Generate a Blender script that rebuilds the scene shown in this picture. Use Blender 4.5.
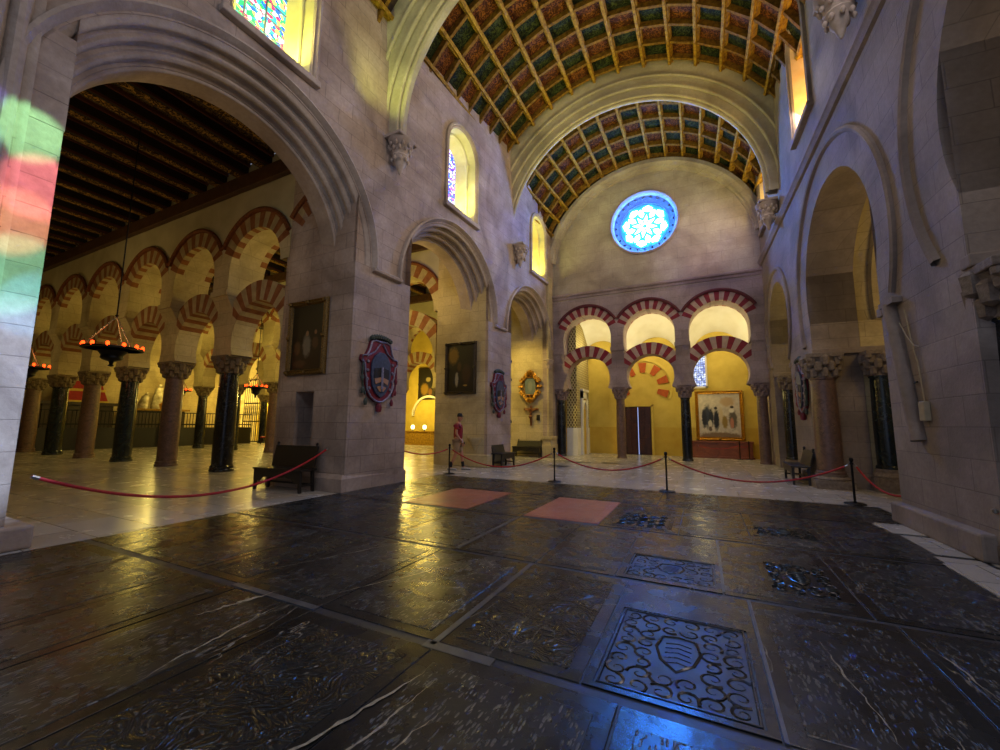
import bpy, bmesh, math, random
from math import sin, cos, pi, sqrt, radians, asin, atan2
from mathutils import Vector, Matrix
random.seed(7)
for o in list(bpy.data.objects): bpy.data.objects.remove(o)
S = bpy.context.scene
COL = S.collection

# ------------------------------------------------------------------ camera
cam = bpy.data.cameras.new('camera'); camo = bpy.data.objects.new('camera', cam); COL.objects.link(camo)
M = Matrix(((0.8962446, 0.04682687, 0.44108146), (0.4434925, -0.11197088, -0.88925639), (0.00774718, 0.99260756, -0.12112066)))
camo.matrix_world = Matrix.Translation((0, 0, 1.43)) @ M.to_4x4()
cam.sensor_width = 36.0; cam.lens = 405.03 / 1000 * 36; cam.clip_start = 0.05; cam.clip_end = 300
S.camera = camo

# ------------------------------------------------------------------ world, exposure
w = bpy.data.worlds.new('world'); S.world = w; w.use_nodes = True
bg = w.node_tree.nodes['Background']; bg.inputs[0].default_value = (0.52, 0.58, 0.80, 1); bg.inputs[1].default_value = 0.42
S.view_settings.view_transform = 'Standard'; S.view_settings.look = 'None'
S.view_settings.exposure = 0.36; S.view_settings.gamma = 1.0; S.view_settings.use_curve_mapping = False

def lamp(name, kind, loc, energy, color, target=None, size=0.3, size_y=None, spot=60, blend=0.5, parent=None):
    d = bpy.data.lights.new(name, kind); d.energy = energy; d.color = color
    if kind == 'AREA':
        d.size = size
        if size_y: d.shape = 'RECTANGLE'; d.size_y = size_y
    elif kind == 'SPOT':
        d.spot_size = radians(spot); d.spot_blend = blend; d.shadow_soft_size = size
    else: d.shadow_soft_size = size
    o = bpy.data.objects.new(name, d); COL.objects.link(o); o.location = loc
    if target is not None: o.rotation_euler = (Vector(target) - Vector(loc)).to_track_quat('-Z', 'Y').to_euler()
    return o

YEL = (1.0, 0.74, 0.16); WARM = (1.0, 0.68, 0.25); LEM = (0.95, 0.92, 0.18); CY = (1.0, 0.78, 0.2)
# chapel behind the striped arches: bright yellow
for cx in (-4.6, -1.9, 0.9):
    lamp('chapel_lamp', 'POINT', (cx, 19.75, 5.2), 54, (1, .84, .42), size=0.25)
lamp('chapel_lamp', 'POINT', (-0.3, 19.6, 2.9), 24, (1, .8, .3), size=0.2)
# left aisles: dim warm pools
for (x, y, z, e) in [(-9.8, 2.4, 4.8, 44), (-18, 4.0, 5.5, 44), (-25, 4, 4.5, 30), (-11.2, 10.3, 5.2, 95), (-17.5, 10.3, 5.2, 95), (-24, 10.3, 5.2, 95),
                     (-11.5, 15.8, 4.2, 170), (-17, 15.8, 5.0, 130), (-24, 15.8, 4.6, 150)]:
    lamp('aisle_light', 'POINT', (x, y, z), e, WARM if y < 8 else YEL, size=0.3)
lamp('aisle_light', 'POINT', (-29.6, 13.0, 3.8), 60, YEL, size=0.2)
lamp('aisle_light', 'POINT', (-28.5, 19.7, 3.4), 1100, YEL, size=0.4)
lamp('aisle_light', 'POINT', (-17.3, 21.0, 3.2), 420, YEL, size=0.4)
lamp('aisle_light', 'SPOT', (-7.3, 14.6, 6.3), 420, YEL, (-7.0, 17.3, 2.4), size=0.1, spot=80, blend=0.8)  # added fill spot without a fitting, brightens the last left bay
lamp('aisle_light', 'POINT', (-9.0, 10.3, 6.2), 50, WARM, size=0.3)
# right aisle
lamp('aisle_light', 'POINT', (4.4, 10.2, 4.6), 40, WARM, size=0.3)
lamp('aisle_light', 'POINT', (4.2, 16.0, 5.2), 42, YEL, size=0.3)
lamp('aisle_light', 'POINT', (4.8, 4.6, 5.2), 20, WARM, size=0.3)
# uplights standing on the right string course and window sills, washing the timber vault
for y in (9.2, 12.8, 16.0):
    lamp('vault_uplight', 'SPOT', (2.15, y, 8.15), 230, (1.0, 0.8, 0.22), (-4.2, y + 0.3, 13.2), size=0.08, spot=120, blend=0.9)
for y in (8.6, 12.9, 15.3):
    lamp('vault_uplight', 'SPOT', (-6.1, y, 8.4), 240, (0.85, 0.9, 0.2), (-1.0, y, 14.0), size=0.08, spot=110, blend=0.9)
lamp('vault_uplight', 'SPOT', (-6.2, 5.9, 8.4), 190, (0.8, 0.9, 0.2), (-6.0, 7.6, 12.0), size=0.08, spot=90, blend=0.9)
# pale daylight entering by the tall windows on both sides
for (x, y, e, c, t) in [(2.45, 5.2, 150, (.92, .80, .82), (-7, 6.5, 4)), (2.2, 11.5, 130, (.95, .80, .78), (-7, 11.5, 4)), (2.45, -1.5, 95, (.62, .76, 1.0), (-6, 5.5, 3)), (1.95, 16.6, 40, (.95, .8, .8), (-6, 15, 5)),
                        (-6.2, 4.2, 24, (.92, .82, .85), (3, 7.5, 3)), (-6.0, 10.4, 26, (.95, .82, .8), (2.6, 13, 4)), (-6.6, -1.5, 26, (.8, .78, .95), (3, 7, 3))]:
    lamp('window_daylight', 'AREA', (x, y, 10.2), e, c, t, size=1.2, size_y=2.4)
# daylight through the coloured glass of the tall right-hand windows, falling on the near left pier
def beam(x, y, z, col, e, ang): lamp('stained_daylight', 'SPOT', (2.3, 4.9, 10.6), e, col, (x, y, z), size=0.02, spot=ang, blend=0.55)
beam(-6.9, 1.5, 4.87, (0.35, 1.0, 0.5), 10440, 3.6)
beam(-6.9, 1.65, 4.27, (1.0, 0.26, 0.36), 13050, 3.8)
beam(-6.9, 1.5, 3.77, (1.0, 0.45, 0.25), 9425, 3.6)
beam(-6.9, 1.55, 3.17, (0.25, 1.0, 0.65), 8700, 4.0)
beam(-6.85, 1.78, 2.92, (0.1, 0.45, 1.0), 7540, 3.2)
beam(-6.6, 1.05, 4.67, (0.15, 0.75, 1.0), 10875, 3.4)
beam(-6.6, 1.1, 5.17, (0.2, 0.2, 1.0), 13050, 2.8)
beam(-6.9, 1.5, 1.7, (0.45, 0.62, 1.0), 12000, 9.0)
lamp('stained_daylight', 'SPOT', (-6.2, 10.4, 10.0), 900, (0.45, 0.35, 1.0), (0.2, 17.9, 8.8), size=0.1, spot=26, blend=0.9)
lamp('stained_daylight', 'SPOT', (-6.2, 4.4, 10.2), 700, (1.0, 0.3, 0.12), (0.3, 18.0, 8.2), size=0.05, spot=7, blend=0.9)

# ------------------------------------------------------------------ materials
def lin(h):
    c = [int(h[i:i + 2], 16) / 255 for i in (0, 2, 4)]
    return tuple(((v + .055) / 1.055) ** 2.4 if v > .04045 else v / 12.92 for v in c) + (1,)
class N:
    def __init__(s, name):
        s.m = bpy.data.materials.new(name); s.m.use_nodes = True; s.t = s.m.node_tree; s.b = s.t.nodes['Principled BSDF']
        s.out = s.t.nodes['Material Output']
    def n(s, typ, **k):
        x = s.t.nodes.new(typ)
        for a, v in k.items():
            if a.startswith('_'): setattr(x, a[1:], v)
            else: x.inputs[a.replace('__', ' ')].default_value = v
        return x
    def l(s, a, b): s.t.links.new(a, b)
    def pos(s):
        g = s.n('ShaderNodeNewGeometry'); return g.outputs['Position']
    def mix(s, f, a, b, mode='MIX'):
        x = s.n('ShaderNodeMix', _data_type='RGBA', _blend_type=mode)
        for sock, v in ((x.inputs[0], f), (x.inputs[6], a), (x.inputs[7], b)):
            if hasattr(v, 'links'): s.l(v, sock)
            else: sock.default_value = v
        return x.outputs[2]
    def ramp(s, f, p0, p1, c0=(0, 0, 0, 1), c1=(1, 1, 1, 1)):
        r = s.n('ShaderNodeValToRGB'); e = r.color_ramp.elements
        e[0].position = p0; e[1].position = p1; e[0].color = c0; e[1].color = c1; s.l(f, r.inputs[0]); return r.outputs[0]
    def bump(s, h, strength=.3, dist=.02, prev=None):
        b = s.n('ShaderNodeBump', Strength=strength, Distance=dist); s.l(h, b.inputs['Height'])
        if prev is not None: s.l(prev, b.inputs['Normal'])
        s.l(b.outputs[0], s.b.inputs['Normal']); return b.outputs[0]
    def noise(s, sc, det=4, vec=None, dist=0., rough=.55):
        x = s.n('ShaderNodeTexNoise', Scale=sc, Detail=det, Distortion=dist, Roughness=rough)
        s.l(vec if vec is not None else s.pos(), x.inputs['Vector']); return x.outputs[0]
    def math(s, op, a, b=None):
        x = s.n('ShaderNodeMath', _operation=op)
        for i, v in enumerate((a, b)):
            if v is None: continue
            if hasattr(v, 'links'): s.l(v, x.inputs[i])
            else: x.inputs[i].default_value = v
        return x.outputs[0]
def stone(name, c0, c1, cj, blocks=True, rough=.85, bw=.75, bh=.36, joint=.5):
    n = N(name); p = n.pos()
    big = n.ramp(n.noise(.9, 5), .35, .68)
    col = n.mix(big, lin(c0), lin(c1))
    fine = n.ramp(n.noise(14, 6), .3, .75)
    col = n.mix(n.math('MULTIPLY', fine, .30), col, lin(cj))
    col = n.mix(n.math('MULTIPLY', n.ramp(n.noise(.6, 8, None, .8), .48, .64), .5), col, lin(cj))
    hgt = n.noise(30, 5)
    nb = n.bump(hgt, .35, .012)
    if blocks:
        sp = n.n('ShaderNodeSeparateXYZ'); n.l(p, sp.inputs[0])
        cb = n.n('ShaderNodeCombineXYZ'); n.l(n.math('ADD', sp.outputs[0], sp.outputs[1]), cb.inputs[0]); n.l(sp.outputs[2], cb.inputs[1])
        br = n.n('ShaderNodeTexBrick', Scale=1.0); n.l(cb.outputs[0], br.inputs['Vector'])
        br.inputs['Mortar Size'].default_value = .008; br.inputs['Brick Width'].default_value = bw; br.inputs['Row Height'].default_value = bh
        br.inputs['Mortar Smooth'].default_value = .4; br.inputs['Color1'].default_value = (.35, .35, .35, 1); br.inputs['Color2'].default_value = (.65, .65, .65, 1)
        col = n.mix(.22, col, br.outputs['Color'], 'OVERLAY')
        wear = n.ramp(n.noise(1.7, 3), .42, .6)
        col = n.mix(n.math('MULTIPLY', n.math('MULTIPLY', br.outputs['Fac'], wear), joint), col, lin(cj))
        n.bump(n.math('SUBTRACT', 1.0, br.outputs['Fac']), .4, .012, nb)
    n.l(col, n.b.inputs['Base Color']); n.b.inputs['Roughness'].default_value = rough
    return n.m
def plain(name, c, rough=.5, metal=0., var=.25, sc=9, spec=.5, bump=.0, c2=None):
    n = N(name)
    f = n.ramp(n.noise(sc, 4), .3, .7)
    n.l(n.mix(f, lin(c), lin(c2) if c2 else tuple(v * (1 - var) for v in lin(c)[:3]) + (1,)), n.b.inputs['Base Color'])
    n.b.inputs['Roughness'].default_value = rough; n.b.inputs['Metallic'].default_value = metal
    n.b.inputs['Specular IOR Level'].default_value = spec
    if bump: n.bump(n.noise(sc * 4, 4), bump, .01)
    return n.m
def emis(name, c, s):
    n = N(name); n.b.inputs['Base Color'].default_value = lin(c); n.b.inputs['Emission Color'].default_value = lin(c)
    n.b.inputs['Emission Strength'].default_value = s; return n.m
MT = {}
MT['wall'] = stone('weathered_sandstone', 'b9a695', '98836f', '5f4e42')
MT['wallR'] = stone('grey_plastered_stone', '9c8f84', '85786c', '5b5048', joint=.35)
MT['wallY'] = stone('honey_stone', 'c9b98e', 'b09f74', '7a6a48', joint=.4)
MT['mould'] = stone('carved_moulding_stone', 'bfae9b', 'a08f7f', '6c5a4d', blocks=False)
MT['mouldR'] = stone('grey_moulding_stone', '9a8c80', '80736a', '574b44', blocks=False)
MT['arcade'] = stone('arcade_limestone', 'cdbf95', 'b3a47c', '85754f', joint=.3)
MT['endst'] = stone('rose_grey_stone', 'b3a09a', '93827c', '67564f', joint=.25)
MT['endwall'] = stone('gable_stone', 'b8ac94', '9c8f7e', '75665a', joint=.2, bw=1.1, bh=.45)
MT['plaster'] = plain('yellow_plaster', 'd4bc58', .8, c2='bfa544', sc=1.5, bump=.1)
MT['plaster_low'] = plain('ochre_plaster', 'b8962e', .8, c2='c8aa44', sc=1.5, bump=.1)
MT['white'] = plain('white_plaster', 'e4e2da', .8, c2='d4d0c0', sc=1.2, bump=.08)
MT['plasterA'] = plain('greyish_lime_plaster', 'c8c2a4', .85, c2='b0a98a', sc=1.2, bump=.15)
MT['redA'] = plain('ochre_red_brick', '96613a', .85, c2='7a4826', sc=6, bump=.2)
MT['creamA'] = plain('cream_voussoir', 'b8a880', .85, c2='9a8a66', sc=5, bump=.2)
MT['redE'] = plain('crimson_painted_brick', '8e2630', .8, c2='701c26', sc=5, bump=.2)
MT['creamE'] = plain('pale_voussoir', 'bda48d', .85, c2='a08a78', sc=5, bump=.2)
MT['hoodE'] = plain('dark_red_hood', '5c2228', .8)
MT['hoodA'] = plain('brick_hood', '8a4f26', .85, c2='5b3418', sc=20, bump=.4)
MT['wood'] = plain('dark_oak', '3a2a1c', .45, c2='241a12', sc=12, bump=.1)
MT['bench'] = plain('black_stained_wood', '1e1b19', .45, c2='141210', sc=12)
MT['plate'] = plain('brown_timber_plate', '5a3c26', .6, c2='3f2a1a', sc=6, bump=.1)
MT['beam'] = plain('dark_painted_beam', '241a10', .7, c2='171109', sc=9, bump=.1)
MT['oldgilt'] = plain('tarnished_gilt', '8a6a2c', .5, .5, c2='40300f', sc=40, bump=.6)
MT['gold'] = plain('gilding', 'c9922a', .35, .75, c2='8a5f16', sc=25, bump=.5)
MT['giltwood'] = plain('worn_gilt_timber', 'a8842a', .75, .0, c2='644210', sc=10, spec=.2, bump=.4)
MT['iron'] = plain('black_iron', '151414', .4, .6)
MT['rope'] = plain('red_velvet_rope', 'b01018', .7, c2='8c0c14', sc=40)
MT['steel'] = plain('steel', '9a9a98', .3, .9)
MT['lead'] = plain('lead_tracery', '4b5a80', .6)
MT['frame_blue'] = plain('carved_rose_ring', '6a6874', .8, c2='3c3a48', sc=30, bump=.8)
MT['led'] = plain('grey_metal_fixture', '7e8796', .4, .6)
def marble(name, c0, c1, cv, sc=2.5, rough=.18, vein=.015, bump=0.):
    n = N(name); tc = n.n('ShaderNodeTexCoord').outputs['Object']
    col = n.mix(n.ramp(n.noise(sc, 8, tc, 1.2), .35, .7), lin(c0), lin(c1))
    v = n.noise(sc * .9, 7, tc, 2.2)
    vv = n.ramp(n.math('ABSOLUTE', n.math('SUBTRACT', v, .5)), 0.0, vein, (1, 1, 1, 1), (0, 0, 0, 1))
    gt = n.ramp(n.noise(sc * .5, 2, tc), .45, .65)
    n.l(n.mix(n.math('MULTIPLY', n.math('MULTIPLY', vv, gt), .5), col, lin(cv)), n.b.inputs['Base Color'])
    n.b.inputs['Roughness'].default_value = rough
    if bump: n.bump(n.noise(sc * 3, 5, tc), bump, .03)
    return n.m
MT['green_m'] = marble('dark_green_marble', '10181c', '1c2a2c', '7a8a8c')
MT['black_m'] = marble('black_marble', '101216', '22262a', '9aa0a0')
MT['pink_m'] = marble('rose_marble', '70564c', '4e3e38', 'a08878', 7, .35, .03, .15)
MT['redbase'] = marble('red_marble', '8e4c22', '6e3818', 'c08a50', 3, .3)
MT['capst'] = plain('carved_capital_stone', '84745a', .8, c2='5f503a', sc=18, bump=.6)
MT['capstE'] = plain('rose_capital_stone', '94807a', .8, c2='6f5c58', sc=18, bump=.6)
MT['capstR'] = plain('grey_capital_stone', '8c7f72', .8, c2='675b50', sc=16, bump=.7)

def slabmat(name, base, base2, kind, rough=.3):
    n = N(name); p = n.pos()
    col = n.mix(n.ramp(n.noise(1.4, 6, None, .6), .35, .7), lin(base), lin(base2))
    # long pale veins running mostly one way
    mp = n.n('ShaderNodeMapping'); n.l(p, mp.inputs[0]); mp.inputs['Rotation'].default_value = (0, 0, .5); mp.inputs['Scale'].default_value = (1.6, .32, 1)
    v = n.noise(1.0, 5, mp.outputs[0], .5)
    vv = n.ramp(n.math('ABSOLUTE', n.math('SUBTRACT', v, .5)), 0.0, .0035, (1, 1, 1, 1), (0, 0, 0, 1))
    gate = n.ramp(n.noise(.9, 2), .52, .62)
    col = n.mix(n.math('MULTIPLY', n.math('MULTIPLY', vv, gate), .7), col, lin('a39c8c'))
    n.l(col, n.b.inputs['Base Color'])
    rn = n.noise(5, 5); rr = n.math('ADD', n.math('MULTIPLY', rn, .28), rough - .1); n.l(rr, n.b.inputs['Roughness'])
    nb = n.bump(n.noise(3.0, 5), .25, .03); n.b.inputs['Specular IOR Level'].default_value = .45
    if kind == 'text':      # worn incised lettering: short strokes in rows, rubbed paler than the ground
        m2 = n.n('ShaderNodeMapping'); n.l(p, m2.inputs[0]); m2.inputs['Scale'].default_value = (24, 16, 1); m2.inputs['Rotation'].default_value = (0, 0, .12)
        vo = n.n('ShaderNodeTexVoronoi', Scale=1.0); n.l(m2.outputs[0], vo.inputs['Vector']); vo.inputs['Randomness'].default_value = .75
        m3 = n.n('ShaderNodeMapping'); n.l(p, m3.inputs[0]); m3.inputs['Scale'].default_value = (62, 15, 1); m3.inputs['Rotation'].default_value = (0, 0, .5)
        v3 = n.n('ShaderNodeTexVoronoi', Scale=1.0); n.l(m3.outputs[0], v3.inputs['Vector'])
        st = n.math('MULTIPLY', n.ramp(v3.outputs[0], .3, .45, (1, 1, 1, 1), (0, 0, 0, 1)), n.ramp(vo.outputs[0], .5, .62, (1, 1, 1, 1), (0, 0, 0, 1)))
        st = n.math('MULTIPLY', st, n.ramp(n.noise(1.8, 3), .3, .55))
        c2 = n.mix(n.math('MULTIPLY', st, .42), col, lin('8a8c8c')); n.l(c2, n.b.inputs['Base Color'])
        n.bump(n.math('SUBTRACT', 1.0, st), .8, .006, nb)
    if kind == 'carved':    # worn foliate relief
        wv = n.n('ShaderNodeTexNoise', Scale=4.5, Detail=1.0, Distortion=1.6); n.l(p, wv.inputs['Vector'])
        h = n.math('ABSOLUTE', n.math('SUBTRACT', n.math('FRACT', n.math('MULTIPLY', wv.outputs[0], 9.0)), .5))
        n.bump(n.ramp(h, .1, .4), .8, .012, nb)
    return n.m
MT['slab'] = slabmat('black_ledger_stone', '0b0f12', '1a2022', 'plain', .22)
MT['slab_text'] = slabmat('inscribed_black_stone', '0c1013', '1f2527', 'text', .24)
MT['slab_carved'] = slabmat('carved_black_stone', '0c1013', '1f2527', 'carved', .22)
MT['slab_grey'] = slabmat('grey_joint_stone', '36373a', '26272a', 'plain', .4)
MT['strip'] = plain('grey_marble_strip', '56585a', .35, c2='3a3c3e', sc=5)
MT['slab_red'] = slabmat('red_ledger_stone', 'a8644a', '824836', 'text', .3)
def floormat():
    n = N('white_marble_paving'); p = n.pos()
    br = n.n('ShaderNodeTexBrick', Scale=1.0); n.l(p, br.inputs['Vector'])
    br.inputs['Mortar Size'].default_value = .006; br.inputs['Brick Width'].default_value = 1.25; br.inputs['Row Height'].default_value = .62
    br.inputs['Color1'].default_value = lin('b9b4aa'); br.inputs['Color2'].default_value = lin('a39d92'); br.inputs['Mortar'].default_value = lin('5d564c')
    col = n.mix(n.math('MULTIPLY', n.ramp(n.noise(.8, 5), .35, .7), .3), br.outputs['Color'], lin('8a8478'))
    n.l(col, n.b.inputs['Base Color'])
    n.l(n.math('ADD', n.math('MULTIPLY', n.noise(3, 4), .25), .12), n.b.inputs['Roughness'])
    n.bump(n.noise(2.5, 4), .12, .03); return n.m
MT['floor'] = floormat()
def glassmat(name, cols, strength, sc=14):
    n = N(name); tc = n.n('ShaderNodeTexCoord').outputs['Object']
    vo = n.n('ShaderNodeTexVoronoi', Scale=sc); n.l(tc, vo.inputs['Vector'])
    sp = n.n('ShaderNodeSeparateColor'); n.l(vo.outputs['Color'], sp.inputs[0])
    r = n.n('ShaderNodeValToRGB'); r.color_ramp.interpolation = 'CONSTANT'; n.l(sp.outputs[0], r.inputs[0])
    e = r.color_ramp.elements
    while len(e) < len(cols): e.new(.5)
    for i, c in enumerate(cols): e[i].position = i / len(cols); e[i].color = lin(c)
    n.l(r.outputs[0], n.b.inputs['Emission Color']); n.b.inputs['Emission Strength'].default_value = strength
    n.b.inputs['Base Color'].default_value = (.02, .02, .02, 1); n.b.inputs['Roughness'].default_value = .2
    return n.m
MT['glassB'] = glassmat('blue_stained_glass', ['2a3cff', '8a50ff', 'c8d8ff', '1e60ff', 'ffffff', '6030d0'], 3.0)
MT['glassM'] = glassmat('mixed_stained_glass', ['20c060', 'e03060', 'ffffff', '30b0a0', 'e8e060', '2060c0'], 2.2)
MT['glassY'] = glassmat('amber_stained_glass', ['ffb030', 'ff7020', 'fff0a0', 'ffd050'], 2.0)
MT['glassW'] = emis('bright_rose_glass', '3c94ff', 95.0)
MT['glassC'] = emis('deep_blue_rose_glass', '2a78ff', 1.4)
MT['winW'] = glassmat('daylit_lattice_glass', ['8a9ad8', 'c8d8ff', '7080c0', 'e8f0ff'], 1.1, 14)

# ------------------------------------------------------------------ mesh helpers
class MB:
    def __init__(s): s.v = []; s.f = []; s.m = []
    def add(s, vs, fs, mi=0):
        b = len(s.v); s.v += [tuple(v) for v in vs]; s.f += [tuple(b + i for i in f) for f in fs]; s.m += [mi] * len(fs); return s
    def quad(s, a, b, c, d, mi=0): return s.add([a, b, c, d], [(0, 1, 2, 3)], mi)
    def box(s, x0, x1, y0, y1, z0, z1, mi=0, T=None):
        vs = [(x, y, z) for x in (x0, x1) for y in (y0, y1) for z in (z0, z1)]
        if T: vs = [T(*v) for v in vs]
        return s.add(vs, [(0, 1, 3, 2), (4, 6, 7, 5), (0, 4, 5, 1), (2, 3, 7, 6), (0, 2, 6, 4), (1, 5, 7, 3)], mi)
    def lathe(s, prof, n=20, mi=0, c=(0, 0, 0), squash=1.):
        b = []
        for r, z in prof: b += [(c[0] + r * cos(2 * pi * i / n), c[1] + squash * r * sin(2 * pi * i / n), c[2] + z) for i in range(n)]
        fs = [(j * n + i, j * n + (i + 1) % n, (j + 1) * n + (i + 1) % n, (j + 1) * n + i) for j in range(len(prof) - 1) for i in range(n)]
        fs += [tuple(range(n))[::-1], tuple((len(prof) - 1) * n + i for i in range(n))]
        return s.add(b, fs, mi)
    def tube(s, pts, r, n=8, mi=0, closed=False):
        pts = [Vector(p) for p in pts]; L = len(pts); rings = []
        up = Vector((0, 0, 1))
        for i, p in enumerate(pts):
            if closed: t = pts[(i + 1) % L] - pts[i - 1]
            else: t = pts[min(i + 1, L - 1)] - pts[max(i - 1, 0)]
            t.normalize(); a = t.cross(up)
            if a.length < 1e-3: a = t.cross(Vector((1, 0, 0)))
            a.normalize(); b = a.cross(t); rr = r(i / (L - 1)) if callable(r) else r
            rings += [p + a * rr * cos(2 * pi * k / n) + b * rr * sin(2 * pi * k / n) for k in range(n)]
        fs = [(j * n + k, j * n + (k + 1) % n, ((j + 1) % L) * n + (k + 1) % n, ((j + 1) % L) * n + k) for j in range(L if closed else L - 1) for k in range(n)]
        if not closed: fs += [tuple(range(n))[::-1], tuple((L - 1) * n + k for k in range(n))]
        return s.add(rings, fs, mi)
    def prism(s, poly, h0, h1, T, mi=0):
        n = len(poly); vs = [T(p[0], p[1], h0) for p in poly] + [T(p[0], p[1], h1) for p in poly]
        return s.add(vs, [tuple(range(n))[::-1], tuple(range(n, 2 * n))] + [(i, (i + 1) % n, n + (i + 1) % n, n + i) for i in range(n)], mi)
    def grid(s, rows, mi=0, closed=False):
        n = len(rows[0]); vs = [p for r in rows for p in r]
        k = n if closed else n - 1
        return s.add(vs, [(j * n + i, j * n + (i + 1) % n, (j + 1) * n + (i + 1) % n, (j + 1) * n + i) for j in range(len(rows) - 1) for i in range(k)], mi)
    def build(s, name, mats, parent=None, smooth=False, merge=True, bevel=0., loc=None):
        me = bpy.data.meshes.new(name); me.from_pydata(s.v, [], s.f)
        for m in (mats if isinstance(mats, (list, tuple)) else [mats]): me.materials.append(MT[m] if isinstance(m, str) else m)
        for p, mi in zip(me.polygons, s.m): p.material_index = mi
        bm = bmesh.new(); bm.from_mesh(me)
        if merge: bmesh.ops.remove_doubles(bm, verts=bm.verts, dist=1e-4)
        bmesh.ops.recalc_face_normals(bm, faces=bm.faces)
        bm.to_mesh(me); bm.free()
        if smooth:
            me.polygons.foreach_set('use_smooth', [True] * len(me.polygons))
            try: me.set_sharp_from_angle(angle=radians(38))
            except Exception: pass
        o = bpy.data.objects.new(name, me); COL.objects.link(o)
        if loc is not None: o.location = loc
        if parent is not None: o.parent = parent
        if bevel:
            b = o.modifiers.new('bevel', 'BEVEL'); b.width = bevel; b.segments = 2; b.limit_method = 'ANGLE'
        return o
def struct(o, label=None):
    o['kind'] = 'structure'
    if label: o['label'] = label
    return o
def tag(o, label, cat, group=None):
    o['label'] = label; o['category'] = cat
    if group: o['group'] = group
    return o
def thing(name, label, cat, loc=(0, 0, 0), rz=0, group=None):
    o = bpy.data.objects.new(name, None); COL.objects.link(o); o.location = loc; o.rotation_euler = (0, 0, rz); o.empty_display_size = .1
    return tag(o, label, cat, group)
def dup(root, loc, rz=None, label=None, group=None):
    r = root.copy(); COL.objects.link(r); r.location = loc
    if rz is not None: r.rotation_euler = (0, 0, rz)
    if label: r['label'] = label
    if group: r['group'] = group
    for ch in list(root.children):
        c = ch.copy(); COL.objects.link(c); c.parent = r
        for g in ch.children:
            d = g.copy(); COL.objects.link(d); d.parent = c
    return r
ORD = ['first', 'second', 'third', 'fourth', 'fifth', 'sixth', 'seventh', 'eighth', 'ninth', 'tenth', 'eleventh', 'twelfth']

# wall frames: s runs along the nave, d out of the wall into the nave, z up
def TL(s, d, z): return (-7.1 + .05 * s + d, s - .05 * d, z)
def TR(s, d, z): return (2.95 - .031 * s - d, s - .031 * d, z)
def TE(s, d, z): return (s, 18.2 - d, z)

def pwall(mb, T, s0, s1, z0, z1, holes, th, mi=0, step=.5):
    sv = {s0, s1}
    k = int((s1 - s0) / step)
    for i in range(k): sv.add(s0 + (s1 - s0) * i / max(k, 1))
    for h in holes: sv.update(x for x in h['s'] if s0 <= x <= s1)
    sv = sorted(sv); sv = [a for i, a in enumerate(sv) if i == 0 or a - sv[i - 1] > 1e-5]
    for a, b in zip(sv, sv[1:]):
        act = []
        mid = (a + b) / 2
        for h in holes:
            if h['s'][0] < mid < h['s'][-1]:
                act.append((h['lo'](a), h['lo'](b), h['hi'](a), h['hi'](b)))
        act.sort(key=lambda q: q[0] + q[1])
        ca, cb = z0, z0
        for la, lb, ha, hb in act:
            if la > ca + 1e-4 or lb > cb + 1e-4:
                for d in (0, -th): mb.quad(T(a, d, ca), T(b, d, cb), T(b, d, lb), T(a, d, la), mi)
                mb.quad(T(a, 0, la), T(b, 0, lb), T(b, -th, lb), T(a, -th, la), mi)
            mb.quad(T(a, 0, ha), T(b, 0, hb), T(b, -th, hb), T(a, -th, ha), mi)
            ca, cb = ha, hb
        for d in (0, -th): mb.quad(T(a, d, ca), T(b, d, cb), T(b, d, z1), T(a, d, z1), mi)
    for h in holes:
        for x in (h['s'][0], h['s'][-1]):
            if h['hi'](x) - h['lo'](x) > .01:
                mb.quad(T(x, 0, h['lo'](x)), T(x, -th, h['lo'](x)), T(x, -th, h['hi'](x)), T(x, 0, h['hi'](x)), mi)
    for x in (s0, s1): mb.quad(T(x, 0, z0), T(x, -th, z0), T(x, -th, z1), T(x, 0, z1), mi)
    mb.quad(T(s0, 0, z1), T(s1, 0, z1), T(s1, -th, z1), T(s0, -th, z1), mi)
def arch_hole(c, cz, R, half, ledge, n=40):
    """semicircular head of radius R above a narrower doorway of half width `half` whose springing ledge is at z=ledge"""
    xs = [c - R * cos(pi * i / n) for i in range(n + 1)] + [c - half, c + half]
    hi = lambda s: cz + sqrt(max(R * R - (s - c) ** 2, 0)) if abs(s - c) < R else cz
    hs = []
    if R > half + .01:
        hs.append(dict(s=sorted(x for x in set(xs) if x <= c - half + 1e-6), lo=lambda s: ledge, hi=hi))
        hs.append(dict(s=sorted(x for x in set(xs) if x >= c + half - 1e-6), lo=lambda s: ledge, hi=hi))
    hs.append(dict(s=sorted(x for x in set(xs) if c - half - 1e-6 <= x <= c + half + 1e-6), lo=lambda s: 0., hi=hi))
    return hs
def horse_hole(c, cz, r, foot, n=44):
    """horseshoe: circle closing in below its centre down to z=foot, then straight jambs"""
    hb = sqrt(r * r - (cz - foot) ** 2)
    xs = sorted(set([c - r * cos(pi * i / n) for i in range(n + 1)] + [c - hb, c + hb]))
    hi = lambda s: cz + sqrt(max(r * r - (s - c) ** 2, 0))
    lo2 = lambda s: max(cz - sqrt(max(r * r - (s - c) ** 2, 0)), foot)
    return [dict(s=[x for x in xs if x <= c - hb + 1e-6], lo=lo2, hi=hi), dict(s=[x for x in xs if c - hb - 1e-6 <= x <= c + hb + 1e-6], lo=lambda s: 0., hi=hi),
            dict(s=[x for x in xs if x >= c + hb - 1e-6], lo=lo2, hi=hi)]
def win_hole(c, z0, zs, r, n=16):
    return [dict(s=[c - r * cos(pi * i / n) for i in range(n + 1)], lo=lambda s: z0, hi=lambda s: zs + sqrt(max(r * r - (s - c) ** 2, 0)))]
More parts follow.
